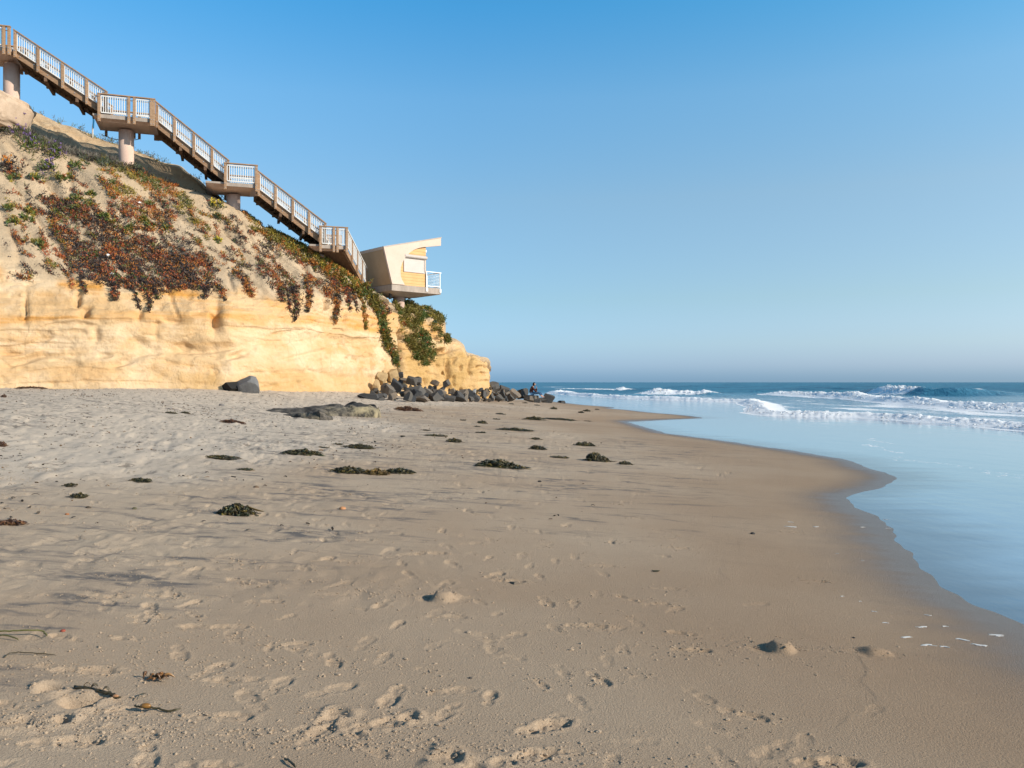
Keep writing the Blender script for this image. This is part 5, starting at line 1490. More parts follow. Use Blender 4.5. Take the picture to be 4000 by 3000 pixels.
for px, py, wp, hp, lab, m_, sd_, d_ in [(1925, 1535, 62, 45, 'dark squarish boulder on top of the pile under the cliff nose', M_BASALT, 61, 61), (1880, 1525, 60, 34, 'dark flat boulder against the right foot of the cliff nose', M_BASALT, 62, 59.5), (1905, 1552, 70, 34, 'split brown boulder in front of the cliff nose', M_BROWN, 63, 60), (1965, 1545, 50, 40, 'dark boulder right of the cliff nose', M_BASALT, 64, 62),
                                            (2000, 1560, 60, 36, 'brown triangular boulder left of the seated person', M_BROWN, 65, 61.5), (2040, 1552, 50, 32, 'dark boulder with a knob, just left of the seated person', M_BASALT, 66, 63), (2070, 1566, 62, 26, 'brown boulder under the seated person', M_BROWN, 67, 62.5), (2112, 1568, 46, 15, 'grey wedge below the feet of the seated person', M_BASALT, 68, 63.6), (2100, 1572, 40, 14, 'small dark rock in the sand below the seated person', M_BASALT, 69, 60.5),
                                            (2143, 1572, 56, 30, 'grey rock sloping to the water right of the seated person', M_BASALT, 70, 64.2), (2195, 1574, 38, 10, 'lowest dark rock at the water, far right end of the pile', M_BASALT, 71, 66), (1958, 1567, 60, 34, 'grey boulder at the front of the right part of the pile', M_BASALT, 72, 59.5), (1840, 1566, 60, 26, 'low brown rocks edge at the front, below the cliff nose', M_BROWN, 73, 57.5)]:
    rock(px, py, wp, hp * 1.1, lab, m=m_, depth=d_, seed=sd_, rot=0.3)
rock(965, 1540, 102, 64, 'smooth grey boulder with a sunlit side at the foot of the cliff', m_rock('grey_rock', (.17, .165, .165), (.20, .195, .19), (.13, .13, .13)), seed=81, depth=37.4, cuts=5, rnd=.35)
rock(905, 1532, 88, 44, 'black wedge shaped boulder leaning on the left of the grey one', depth=37.3, m= m_rock('black_rock', (.022, .021, .02), (.03, .028, .026), (.02, .02, .02)), seed=82, cuts=6, name='boulder')


# low rock shelf in the sand
def shelf(label, px0, px1, pyf, hl, hr, seed, dep, dark=True):
    a = sand_hit(px0, pyf - 22); b = sand_hit(px1, pyf)
    n, m = 150, 70; L = (b - a).length; d = (b - a).normalized(); s_ = Vector((-d.y, d.x, 0))
    U = np.linspace(0, 1, n)[:, None] * np.ones((1, m)); W_ = np.linspace(0, 1, m)[None, :] * np.ones((n, 1))
    ang = W_ * math.pi
    prof = np.sin(ang) ** .36 ; h = (hl + (hr - hl) * sstep(0.15, .9, U)) * sstep(0, .10, U) * sstep(1, .965, U)
    h = h * (1 + .35 * fbm(U * L * 1.1, W_ * 3, 3, seed) + .2 * pn(U * L * .5, W_ * 1.2, seed + 1))
    h = h * (.84 + .16 * sstep(.03, .12, np.abs(pn(U * L * .55 + W_ * .8, W_ * 1.1 + 3, seed + 2))))
    y_ = -np.cos(ang) * dep * (.5 + .5 * sstep(0, .4, U)) * sstep(1.03, .85, U) + .15 * pn(U * L, W_ * 3, seed + 3)
    z_ = prof * h
    P = np.array(a)[None, None, :] + np.array(d)[None, None, :] * (U * L)[..., None] + np.array(s_)[None, None, :] * (y_ + dep * .8)[..., None]
    P[..., 2] = sand_base(P[..., 0], P[..., 1]) + z_ - .05
    P[..., 1] += .06 * pn(U * L * 3, z_ * 8, seed + 4) * prof
    o_ = P.mean((0, 1))
    k = NT('shelf_rock'); n1 = k.noise(2.2, 5, .7); n2 = k.noise(11, 4, .7); ye = k.attr('pale')
    c = k.mix(k.ramp(n1, .40, .62), (.042, .038, .034), (.155, .135, .112))
    c = k.mix(k.math('MULTIPLY', ye, k.ramp(n1, .38, .56)), c, (.44, .36, .20))
    c = k.mix(k.ramp(n2, .56, .74, 0, .6), c, (.04, .036, .03))
    mt = k.bsdf(c, .85, k.bump(n2, .07, .9), .25)
    me = np_mesh('rock_shelf', (P - o_).reshape(-1, 3), [grid_faces(n, m)], True, {'pale': sstep(.5, .75, U + .25 * pn(U * L * .9, W_ * 4, seed)) * sstep(.42, .2, W_ + .12 * pn(U * L * 1.2, W_ * 3, seed + 8)) * (.55 if dark else .2)})
    o = link('rock_shelf', me, mt); o.location = o_; tag(o, label, 'rock'); return o


shelf('long flat dark rock shelf in the sand with a yellowish broken end', 1050, 1520, 1632, .15, .44, 401, 1.1)
shelf('small low rock poking out of the sand left of the long shelf', 1085, 1220, 1640, .12, .22, 402, .45, False)


# ------------------------------------------------------------------ kelp wrack
M_KELP = m_tint('kelp', .38, .5, vary=.6)
KD = [np.array(c_) for c_ in ((.045, .038, .012), (.06, .048, .014), (.028, .026, .012), (.085, .058, .016), (.035, .045, .016))]
KR = [np.array(c_) for c_ in ((.085, .035, .016), (.12, .05, .02), (.05, .025, .014), (.14, .07, .025))]


def ribbons(P, Wd, T):
    """P (n,s,3) centre lines, Wd (n,s) widths -> thin two-sided solid ribbons"""
    n, s_ = P.shape[:2]
    tg = np.gradient(P, axis=1); tg /= np.linalg.norm(tg, axis=-1, keepdims=True) + 1e-9
    side = np.cross(tg, RNG.normal(size=(n, 1, 3)) * .5 + np.array([0, 0, 1.0])); side /= np.linalg.norm(side, axis=-1, keepdims=True) + 1e-9
    nr = np.cross(side, tg)
    w_ = Wd[..., None]
    V = np.stack([P + side * w_, P + nr * w_ * .3, P - side * w_, P - nr * w_ * .3], 2)
    base = (np.arange(n) * s_ * 4)[:, None, None] + (np.arange(s_ - 1) * 4)[None, :, None]
    qs = []
    for q in range(4):
        r = (q + 1) % 4
        qs.append(base + np.array([q, r, 4 + r, 4 + q])[None, None, :])
    return V.reshape(-1, 3), np.concatenate(qs).reshape(-1, 4), np.repeat(T, s_ * 4, 0)


def kelp(px, py, wpx, hpx, label, group=None, pal=KD, name='kelp_pile', cat='kelp', n=None, blade=0.0, lobes=None, flatk=1.0):
    c_ = sand_hit(px, py); sc_ = c_.y / F
    Rx = wpx * sc_ / 2; H = max(hpx * sc_ * .85, .03); Ry = max(Rx * .55, .1)
    n = n or int(np.clip(60 + wpx * 1.6, 70, 420))
    S = 9
    lobes = lobes or [(-.45, .7), (.0, 1.0), (.45, .75), (.2, .5)]
    li = RNG.integers(0, len(lobes), n)
    lx = np.array([a for a, _ in lobes])[li]; lh = np.array([b for _, b in lobes])[li]
    cx = (lx + RNG.normal(size=n) * .24) * Rx; cy = RNG.normal(size=n) * .38 * Ry
    rr_ = np.sqrt(((cx - lx * Rx) / Rx / .5) ** 2 + (cy / Ry) ** 2)
    hz = H * lh * np.clip(1 - rr_ ** 2 * .8, .05, 1) * RNG.random(n) ** .5
    ang = RNG.uniform(0, 6.28, n); Ls = RNG.uniform(.35, 1.0, n) * Rx * .75
    f = np.linspace(-.5, .5, S)[None, :]
    curl = RNG.normal(size=(n, 1)) * 2.2
    th = ang[:, None] + curl * f
    dx = np.cumsum(np.cos(th), 1) / S; dy = np.cumsum(np.sin(th), 1) / S
    dx -= dx.mean(1, keepdims=True); dy -= dy.mean(1, keepdims=True)
    xx = cx[:, None] + dx * Ls[:, None]; yy = cy[:, None] + dy * Ls[:, None] * .7
    zz = hz[:, None] * (1 - (2 * f) ** 2 * RNG.uniform(.2, 1.0, (n, 1))) + RNG.normal(size=(n, S)) * H * .05
    wx, wy = xx + c_.x, yy + c_.y
    P = np.stack([xx, yy, np.maximum(zz, .006) + sand_base(wx, wy) - c_.z + .004], -1)
    Wd = (RNG.uniform(.006, .022, (n, 1)) * (Rx / .35) ** .4) * (1 - .6 * np.abs(2 * f)) * np.ones((n, S))
    T = np.array(pal)[RNG.integers(0, len(pal), n)] * RNG.uniform(.6, 1.5, (n, 1))
    hi = RNG.random(n) < .07; T[hi] = np.array([.20, .15, .035]) if pal is KD else np.array([.22, .11, .04])
    V, q, tt = ribbons(P, Wd, T)
    e = empty(name, c_); tag(e, label, cat, group)
    link('fronds', np_mesh('fronds', V, [q], True, None, {'tint': tt}), M_KELP, e)
    # solid, matted heart of the pile
    a = np.linspace(0, 2 * math.pi, 40, endpoint=False)[:, None] * np.ones((1, 12)); r_ = np.linspace(0, 1, 12)[None, :] * np.ones((40, 1))
    X_ = np.cos(a) * r_ * Rx * .92; Y_ = np.sin(a) * r_ * Ry * .8
    hh = sum(b * np.exp(-(((X_ - l * Rx) / (Rx * .34)) ** 2)) for l, b in lobes[:3]); hh = np.clip(hh, 0, 1)
    Zk = H * .62 * hh * (1 - r_ ** 2) ** .7 * (1 + .5 * fbm(X_ * 6 / Rx * .4, Y_ * 6 / Rx * .4, 2, int(px))) - .02 * r_ ** 4
    X_ = X_ * (1 + .12 * pn(a, r_ * 2 + px, 7)); V = np.stack([X_, Y_, Zk + sand_base(X_ + c_.x, Y_ + c_.y) - c_.z], -1)
    ii = np.arange(40)[:, None] * 12 + np.arange(11)[None, :]; jj = ((np.arange(40) + 1) % 40)[:, None] * 12 + np.arange(11)[None, :]
    fq = np.stack([ii, ii + 1, jj + 1, jj], -1).reshape(-1, 4)
    link('matted_core', np_mesh('core', V.reshape(-1, 3), [fq], True, None, {'tint': np.tile(np.array(pal[0]) * .7, (480, 1))}), M_KELP, e)
    if blade:
        n2 = 1; s2 = 12; f = np.linspace(0, 1, s2)
        P = np.stack([Rx * .5 + f * blade * sc_, .02 * np.sin(f * 3), H * .55 * (1 - f) ** 2 + .03], -1)[None]
        Wd = (.030 * np.sin(np.clip(f * .96 + .04, 0, 1) * math.pi) + .004)[None]
        V, q, tt = ribbons(P, Wd, np.array([[.15, .10, .022]])); link('blade', np_mesh('blade', V, [q], True, None, {'tint': tt}), M_KELP, e)
    return e


K = 1.8083
KL = [(510, 1111, 86, 27, 'round dark kelp heap alone in the left foreground with one long blade to the right', dict(blade=70, lobes=[(-.35, .75), (.05, 1), (.4, .8)], n=420)),
      (755, 1021, 76, 17, 'left third of the long three part kelp bank', {}), (813, 1024, 62, 15, 'yellow brown middle of the long three part kelp bank', dict(pal=[np.array((.12, .075, .018)), np.array((.08, .05, .014)), np.array((.16, .10, .02))])), (864, 1022, 70, 14, 'right third of the long three part kelp bank, thinning to the right', {}),
      (655, 981, 82, 13, 'wide low kelp mat left of the long three part bank', {}), (776, 968, 62, 12, 'kelp mat below the rock shelf, between two thinner lines', {}), (1086, 1009, 100, 20, 'large kelp heap in the middle of the beach, higher at its left end', dict(lobes=[(-.6, .8), (-.2, 1), (.2, .7), (.6, .3)])),
      (1161, 971, 46, 11, 'smooth dark kelp mound right of the middle heap', dict(lobes=[(-.2, 1), (.3, .8), (0, 1)])), (1157, 949, 23, 6, 'small kelp mound straight above the smooth dark mound', {}), (1263, 963, 48, 11, 'spiky kelp heap nearest the swash, upper of the right hand ones', {}), (1210, 989, 42, 5, 'flat kelp strip left of the tallest heap', {}),
      (1290, 996, 58, 22, 'tallest tangled kelp heap on the right', dict(lobes=[(-.4, .9), (-.1, 1), (.4, .6)], n=420)), (1350, 1003, 32, 9, 'small kelp mound farthest right near the tallest heap', {}), (981, 955, 38, 12, 'kelp knot with a short tail right of the rock shelf', {}), (942, 942, 50, 5, 'thin flat kelp line left of the knot', {}),
      (1115, 930, 80, 7, 'long low kelp line in the middle distance', {}), (1155, 907, 46, 10, 'dark lump at the left end of the far long kelp line', {}), (1210, 907, 74, 5, 'flat right part of the far long kelp line', {}), (1255, 892, 16, 5, 'tiny kelp mound close to the far spit of sand', {}), (1268, 889, 20, 6, 'tiny brown kelp mound beside the far spit', {}), (1196, 884, 18, 7, 'lone round kelp mound beyond the far line', {}),
      (1041, 915, 24, 9, 'small leaning kelp knot in the middle distance', {}), (882, 887, 62, 12, 'reddish brown kelp pile right of the rock shelf', dict(pal=KR)), (502, 914, 56, 10, 'reddish brown kelp pile left of the rock shelf', dict(pal=KR)), (480, 989, 74, 6, 'thin broken kelp line on the dry sand', {}),
      (303, 1040, 52, 9, 'small kelp patch with trailing stalks on the left dry sand', {}), (170, 1074, 40, 10, 'ragged stalky kelp scrap at the left, lower of a pair', {}), (152, 1050, 26, 8, 'dark kelp scrap at the left, upper of a pair', {}), (22, 1132, 60, 12, 'brown kelp patch cut by the left edge of the picture', dict(pal=KR)), (3, 964, 22, 14, 'reddish kelp lump at the left edge of the dry sand', dict(pal=KR)),
      (530, 1016, 36, 5, 'flat kelp crumbs above the round dark heap', {}), (8, 858, 12, 9, 'small round brown lump near the cliff foot at the left edge', dict(pal=KR)), (68, 840, 70, 7, 'brown wrack line along the cliff foot at the far left', dict(pal=KR)), (370, 893, 26, 5, 'small dark kelp scrap on the dry sand, left of a pair', {}), (400, 893, 22, 5, 'small dark kelp scrap on the dry sand, right of a pair', {}),
      (1040, 935, 26, 4, None, {}), (1080, 895, 28, 5, None, {}), (1072, 906, 22, 3, None, {}), (1030, 922, 18, 3, None, {}), (1000, 908, 18, 3, None, {}), (1105, 873, 16, 3, None, {}), (1135, 871, 14, 3, None, {}), (1170, 868, 16, 3, None, {}), (1160, 876, 20, 3, None, {}), (920, 930, 26, 3, None, {}), (700, 968, 24, 4, None, {}), (1270, 910, 22, 2, None, {}), (1290, 885, 14, 3, None, {}), (730, 960, 24, 3, None, {}), (870, 943, 14, 3, None, {})]
for px, py, w_, h_, lab, kw in KL:
    kelp(px * K, py * K, w_ * K, h_ * K, lab or 'tiny dark kelp scrap lying in the wrack line', 'kelp washed up on the beach', n=kw.pop('n', None) or (None if lab else 40), name='kelp_pile' if lab else 'kelp_scrap', **kw)


def strand(label, pts, rad, tint, group='strands in the foreground', bladder=None, name='kelp_strand', leaf=None):
    W3 = [sand_hit(a, b) + UPV * (rad + .002 + h) for a, b, h in pts]
    e = empty(name, W3[0]); tag(e, label, 'kelp strand', group)
    mt = plain(name + '_skin', tint, tuple(x * 1.6 for x in tint), 30, .4, 0, .4)
    fine_ = []
    for i in range(len(W3) - 1):
        for q in range(5): fine_.append(W3[i].lerp(W3[i + 1], q / 5))
    fine_.append(W3[-1]); A = smooth_axis(np.array([list(v) for v in fine_]), 1.6, 0)
    A += RNG.normal(size=A.shape) * rad * .35
    mb = MB(); mb.tube([Vector(v) - W3[0] for v in A], [rad] * (len(A) - 2) + [rad * .7, rad * .35], 7); mb.build('stalk', mt, e, True)
    if bladder:
        f, br, tn = bladder; i = int(f * (len(A) - 1)); c_ = Vector(A[i]) - W3[0]
        bm = bmesh.new(); bmesh.ops.create_uvsphere(bm, u_segments=14, v_segments=10, radius=1)
        for v in bm.verts: v.co = Vector((v.co.x * br * 2.1, v.co.y * br, v.co.z * br))
        me = bpy.data.meshes.new('float'); bm.to_mesh(me); bm.free(); o = link('float', me, plain('float_skin', tn, tuple(x * 1.4 for x in tn), 20, .35, 0, .5), e); o.location = c_ + UPV * br * .6
        me.polygons.foreach_set('use_smooth', np.ones(len(me.polygons), bool))
    if leaf:
        lvp = []
        for f, an in leaf:
            i = int(f * (len(A) - 1)); c_ = A[i] - np.array(W3[0]); t_ = np.linspace(0, 1, 8)
            lvp.append(np.stack([c_[0] + np.cos(an) * t_ * .035, c_[1] + np.sin(an) * t_ * .035, c_[2] + .02 * np.sin(t_ * 3) + .004], -1))
        P = np.array(lvp); Wd = np.tile(.006 * np.sin(np.linspace(.1, 3, 8)), (len(lvp), 1)); V, q, tt = ribbons(P, Wd, np.tile(np.array([tint]) * 1.8, (len(lvp), 1)))
        link('blades', np_mesh('blades', V, [q], True, None, {'tint': tt}), M_KELP, e)
    return e


strand('dark twisted kelp stalk with a pale orange tip lying in the left foreground', [(285, 2692, 0), (330, 2700, .01), (380, 2712, .01), (420, 2722, .006), (478, 2734, 0)], .008, (.045, .034, .016), bladder=(.93, .007, (.30, .15, .07)), leaf=[(.2, .3), (.35, .6), (.5, 2.9), (.62, .2), (.75, 3.4)])
strand('thin dark kelp stalk with one brown float in the left foreground', [(520, 2770, .01), (570, 2776, .004), (620, 2776, .004), (660, 2786, 0), (712, 2778, .01)], .0045, (.04, .032, .014), bladder=(.25, .012, (.19, .09, .02)))
strand('long green grass like strand at the left edge of the foreground', [(-60, 2484, .02), (40, 2484, .02), (110, 2488, .03), (170, 2480, .02), (184, 2492, .0)], .0045, (.085, .08, .025))
strand('second green strand crossing under the long one at the left edge', [(-60, 2500, .01), (30, 2498, .02), (80, 2508, .0)], .004, (.07, .065, .022))
strand('hair thin curved brown strand below the green ones', [(14, 2574, .0), (40, 2558, .01), (120, 2560, .01), (235, 2563, .0)], .0028, (.05, .04, .02))
strand('small dark bent twig at the bottom edge', [(1108, 2970, .0), (1130, 2985, .01), (1160, 3010, .0)], .0045, (.035, .03, .015))
strand('hair thin strand right of the single float stalk', [(535, 2738, .0), (545, 2722, .012), (575, 2712, .0)], .0025, (.05, .045, .03))
c_ = sand_hit(612, 2660)
e = empty('kelp_sprig', c_); tag(e, 'dry orange brown kelp sprig on the sand in the left foreground', 'kelp')
P = []; T = []
for q in range(16):
    an = RNG.uniform(0, 6.28); t_ = np.linspace(0, 1, 8); L = RNG.uniform(.03, .075); x0 = RNG.normal() * .03
    P.append(np.stack([x0 + np.cos(an) * L * t_, np.sin(an) * L * .6 * t_, .012 + .03 * RNG.random() * np.sin(t_ * 3.1)], -1)); T.append(np.array(random.choice([(.22, .10, .03), (.30, .16, .06), (.12, .055, .02)])))
V, q, tt = ribbons(np.array(P), np.tile(.010 * np.sin(np.linspace(.15, 3, 8)), (16, 1)), np.array(T)); link('fronds', np_mesh('fronds', V, [q], True, None, {'tint': tt}), M_KELP, e)


def pebble(px, py, w_, label, col, hk=.6, group=None, name='pebble', cat='pebble', smooth=True):
    c_ = sand_hit(px, py); r = w_ * c_.y / F / 2
    me = rock_mesh(name, (r, r * .8, r * hk), int(px), 6, rnd=.8 if smooth else 0, sub=3)
    o = link(name, me, plain(name + '_stone', col, tuple(x * 1.25 for x in col), 30, .7, 0, .3)); o.location = c_ + UPV * r * hk * .35; tag(o, label, cat, group)


pebble(1338, 1989, 22, 'orange pebble left of the middle of the beach', (.42, .20, .09)); pebble(246, 2466, 17, 'small red pebble in the left foreground', (.25, .06, .035)); pebble(2108, 1882, 13, 'small black pebble right of the middle heap', (.03, .028, .026))
pebble(865, 1585, 18, 'grey stone on the dry sand below the boulders by the cliff', (.13, .12, .11)); pebble(1000, 1905, 18, 'brown pebble above and right of the round dark heap', (.12, .08, .05)); pebble(345, 1985, 18, 'dark brown pebble left of the round dark heap', (.06, .045, .03)); pebble(262, 2010, 14, 'orange brown pebble at the left', (.28, .12, .05))
pebble(2940, 2086, 16, 'small black stone on the smooth damp sand', (.03, .028, .026)); pebble(2560, 2232, 34, 'flat dark shell shard on the damp sand', (.05, .045, .025), .25, name='shell_shard', cat='shell', smooth=False); pebble(2010, 2280, 40, 'broken dark shard in a footprint', (.09, .07, .05), .4, name='shell_shard', cat='shell', smooth=False); pebble(525, 1988, 16, None or 'olive pebble above the left end of the round heap', (.10, .09, .05)); pebble(3335, 2492, 10, 'tiny dark stone beside the foam flecks', (.03, .028, .026))
pebble(1838, 2650, 0 or 14, 'tiny dark stone in the middle foreground', (.07, .06, .05))
# foam flecks left on the wet sand
M_FLECK = plain('dry_foam', (.60, .59, .57), (.50, .49, .47), 30, .8, 0)
for i, (px, py, w_) in enumerate([(3540, 2490, 50), (3625, 2522, 60), (3690, 2528, 42), (3760, 2500, 62), (3825, 2520, 56), (3895, 2482, 66), (3600, 2450, 50), (3690, 2448, 30), (3460, 2434, 24), (3415, 2390, 20), (3625, 2404, 28), (3090, 2058, 44), (3190, 2058, 34), (3370, 2060, 26), (3470, 2065, 24), (3090, 2040, 24), (3460, 2030, 22), (3270, 2163, 12), (3370, 2190, 12), (3290, 2330, 18), (3360, 2350, 14)]):
    c_ = sand_hit(px, py); r = w_ * c_.y / F / 2
    ring = []
    for q in range(22):
        an = q / 22 * 6.283; rr_ = r * (.8 + .75 * float(pn(np.array(q * 1.3), np.array(i * 3.3), 501))); x_, y_ = math.cos(an) * rr_, math.sin(an) * rr_ * .30 + .25 * r * math.sin(2.2 * math.cos(an) + i)
        ring.append((x_, y_, sand_z(c_.x + x_, c_.y + y_) - c_.z + .001))
    mb = MB(); mb.prism(ring, (0, 0, 0), (0, 0, .003)); o = mb.build('foam_fleck', M_FLECK); o.location = c_; tag(o, 'thin white fleck of dried foam on the damp sand by the swash', 'foam fleck', 'foam flecks on the damp sand')
# scattered bits on the dry sand: nobody could count them
n = 11000; yy = 7 + 45 * RNG.random(n) ** .8; xx = RNG.uniform(-.66, .12, n) * yy
sdd = shore(yy) - xx
kp = RNG.random(n) < .08 + .92 * sstep(7, 12, sdd); kp &= sdd > 3; kp &= RNG.random(n) < .12 + sstep(-.1, .5, pn(xx * .5, yy * .35, 601)); kp &= xx > -21
toe = np.interp(CX + xx / yy * F, [a for a, _ in TOE_D], [b for _, b in TOE_D]); kp &= yy < toe - .6
xx, yy = xx[kp], yy[kp]; n = len(xx)
S = 4; f = np.linspace(-.5, .5, S)[None, :]; an = RNG.uniform(0, 6.28, (n, 1)); L = (RNG.uniform(.012, .05, (n, 1)) * (1 + 1.3 * (RNG.random((n, 1)) < .06)))
px_ = xx[:, None] + np.cos(an) * f * L; py_ = yy[:, None] + np.sin(an) * f * L
P = np.stack([px_, py_, sand_base(px_, py_) + .012 + .012 * RNG.random((n, 1)) * (1 - (2 * f) ** 2)], -1)
T = np.array([(.06, .05, .04), (.09, .075, .06), (.15, .09, .05), (.04, .035, .03), (.20, .12, .06)])[RNG.integers(0, 5, n)]
V, q, tt = ribbons(P, RNG.uniform(.004, .014, (n, 1)) * np.ones((n, S)), T)
o = link('beach_debris', np_mesh('debris', V, [q], False, None, {'tint': tt}), m_tint('dry_debris', .8, .2)); tag(o, 'dark crumbs of dried weed and wood scattered over the dry sand', 'debris', kind='stuff')


# ------------------------------------------------------------------ the person on the rocks
def skin_body(name, joints, edges, m, parent=None, sub=2):
    """joints: list of (point, radius); the surface is grown round the edges"""
    me = bpy.data.meshes.new(name + '_skeleton'); me.from_pydata([tuple(p) for p, _ in joints], edges, [])
    o = bpy.data.objects.new(name + '_skeleton', me); COL.objects.link(o)
    md = o.modifiers.new('skin', 'SKIN'); md.use_smooth_shade = True
    for i, (_, r) in enumerate(joints): me.skin_vertices[0].data[i].radius = (r, r) if not isinstance(r, tuple) else r
    me.skin_vertices[0].data[0].use_root = True
    s_ = o.modifiers.new('sub', 'SUBSURF'); s_.levels = sub; s_.render_levels = sub
    dg = bpy.context.evaluated_depsgraph_get(); dg.update()
    out = bpy.data.meshes.new_from_object(o.evaluated_get(dg)); out.name = name
    bpy.data.objects.remove(o, do_unlink=True)
    r_ = link(name, out, None, parent); out.materials.clear(); out.materials.append(m)
    out.polygons.foreach_set('use_smooth', np.ones(len(out.polygons), bool)); return r_


PD = 62.4
pf = lambda px, py, d=PD: P3(px, py, d)
seat = pf(2072, 1537); PE = empty('person', seat)
tag(PE, 'person in dark maroon jacket and blue jeans sitting barefoot on the rocks', 'person')
J = lambda px, py, dd=0.0: pf(px, py, PD + dd) - seat
M_SKIN = plain('skin', (.50, .29, .21), (.54, .32, .24), 10, .6, 0, .3); M_JACK = plain('maroon_jacket', (.060, .022, .020), (.085, .032, .026), 8, .85, .004, .15); M_JEAN = plain('blue_denim', (.030, .075, .150), (.045, .10, .19), 14, .85, .003, .15); M_HAIR = plain('dark_hair', (.016, .011, .009), (.026, .018, .013), 30, .55, 0, .3)
sh_n, sh_f = J(2079, 1513, -.17), J(2077, 1513, .17)
hip_n, hip_f = J(2078, 1537, -.09), J(2078, 1537, .10)
kn_n, kn_f = J(2106, 1533, -.12), J(2112, 1534, .12)
an_n, an_f = J(2116, 1549, -.12), J(2119, 1549, .12)
el_n, el_f = J(2092, 1528, -.22), J(2096, 1527, .20)
ha_n, ha_f = J(2098, 1531, -.12), J(2096, 1513, .02)
body = [(J(2075, 1537), .13), (J(2075, 1525), .125), (J(2077, 1515), .13), (J(2082, 1509), .055), (J(2086, 1505), .062), (J(2088, 1500), .098), (J(2088.5, 1497.5), .075),
        (sh_n, .06), (el_n, .045), (ha_n, .032), (sh_f, .06), (el_f, .045), (ha_f, .032), (hip_n, .09), (kn_n, .065), (an_n, .042), (hip_f, .09), (kn_f, .065), (an_f, .042), (an_n + Vector((.15, -.03, -.05)), .032), (an_f + Vector((.15, -.02, -.05)), .032)]
edg = [(0, 1), (1, 2), (2, 3), (3, 4), (4, 5), (5, 6), (2, 7), (7, 8), (8, 9), (2, 10), (10, 11), (11, 12), (0, 13), (13, 14), (14, 15), (0, 16), (16, 17), (17, 18), (15, 19), (18, 20)]
bo = skin_body('body', body, edg, M_SKIN, PE)
# fingers, nose and ears joined onto the body mesh
bm = bmesh.new(); bm.from_mesh(bo.data)


def add_tube(bm, pts, rads, n=6):
    mb = MB(); mb.tube(pts, rads, n); vs = [bm.verts.new(v) for v in mb.V]
    for fq in mb.Q: bm.faces.new([vs[i] for i in fq])


for h, d1, d2 in ((ha_n, Vector((.06, .02, -.03)), Vector((.02, .02, -.05))), (ha_f, Vector((-.01, -.02, .06)), Vector((-.04, -.01, .03)))):
    for q in range(4):
        o_ = h + Vector((0, (q - 1.5) * .018, 0)); l_ = (.9, 1.05, 1.0, .8)[q]
        add_tube(bm, [o_, o_ + d1 * .7 * l_, o_ + d1 * 1.1 * l_ + d2 * .5 * l_, o_ + d1 * 1.15 * l_ + d2 * l_], [.011, .010, .009, .006])
    add_tube(bm, [h + Vector((0, -.03, 0)), h + Vector((.01, -.05, .01)) + d1 * .3, h + Vector((.01, -.05, .01)) + d1 * .7], [.012, .011, .007])
hd = J(2088, 1500.5)
add_tube(bm, [hd + Vector((.085, -.02, .02)), hd + Vector((.115, -.028, -.012)), hd + Vector((.09, -.02, -.02))], [.012, .016, .010])
add_tube(bm, [hd + Vector((-.005, -.095, -.01)), hd + Vector((-.005, -.105, .02)), hd + Vector((-.01, -.10, .035))], [.014, .018, .010])
bm.to_mesh(bo.data); bm.free(); bo.data.polygons.foreach_set('use_smooth', np.ones(len(bo.data.polygons), bool))
skin_body('jacket', [(J(2075, 1538), .16), (J(2075, 1526), .155), (J(2077, 1515), .155), (J(2081, 1510.5), .075), (sh_n, .085), (el_n, .066), (el_n.lerp(ha_n, .8), .048), (sh_f, .085), (el_f, .066), (el_f.lerp(ha_f, .8), .048)], [(0, 1), (1, 2), (2, 3), (2, 4), (4, 5), (5, 6), (2, 7), (7, 8), (8, 9)], M_JACK, PE)
skin_body('jeans', [(J(2076, 1538), .135), (hip_n, .105), (kn_n, .083), (kn_n.lerp(an_n, .75), .064), (hip_f, .105), (kn_f, .083), (kn_f.lerp(an_f, .75), .064)], [(0, 1), (1, 2), (2, 3), (0, 4), (4, 5), (5, 6)], M_JEAN, PE)
bm = bmesh.new(); bmesh.ops.create_icosphere(bm, subdivisions=3, radius=.125)
bmesh.ops.delete(bm, geom=[v for v in bm.verts if v.co.x > .045 and v.co.z < .065], context='VERTS')
for v in bm.verts:
    v.co = Vector((v.co.x * 1.0 - .015, v.co.y * .9, v.co.z * 1.05 + (-.05 if v.co.z < -.03 else 0)))
me = bpy.data.meshes.new('hair'); bm.to_mesh(me); bm.free(); o = link('hair', me, M_HAIR, PE); o.location = hd + Vector((-.005, 0, .015)); me.polygons.foreach_set('use_smooth', np.ones(len(me.polygons), bool))
for sy in (-1, 1):
    bm = bmesh.new(); bmesh.ops.create_icosphere(bm, subdivisions=2, radius=.011); me = bpy.data.meshes.new('eye'); bm.to_mesh(me); bm.free(); o = link('eye', me, M_HAIR, PE); o.location = hd + Vector((.085, sy * .035, .012))
mb = MB(); mb.tube([hd + Vector((.088, -.028, -.045)), hd + Vector((.098, 0, -.047)), hd + Vector((.088, .028, -.045))], .006, 6); mb.build('mouth', plain('lips', (.33, .12, .10), (.36, .14, .11), 9, bump=0), PE)
SUN_STR, SKY_STR, EXPO = 3.6, 0.144, 0.7
AIR, DUST, OZONE, SKY_SAT, SKY_HUE = 1.0, 0.3, 3.0, 1.15, 0.5
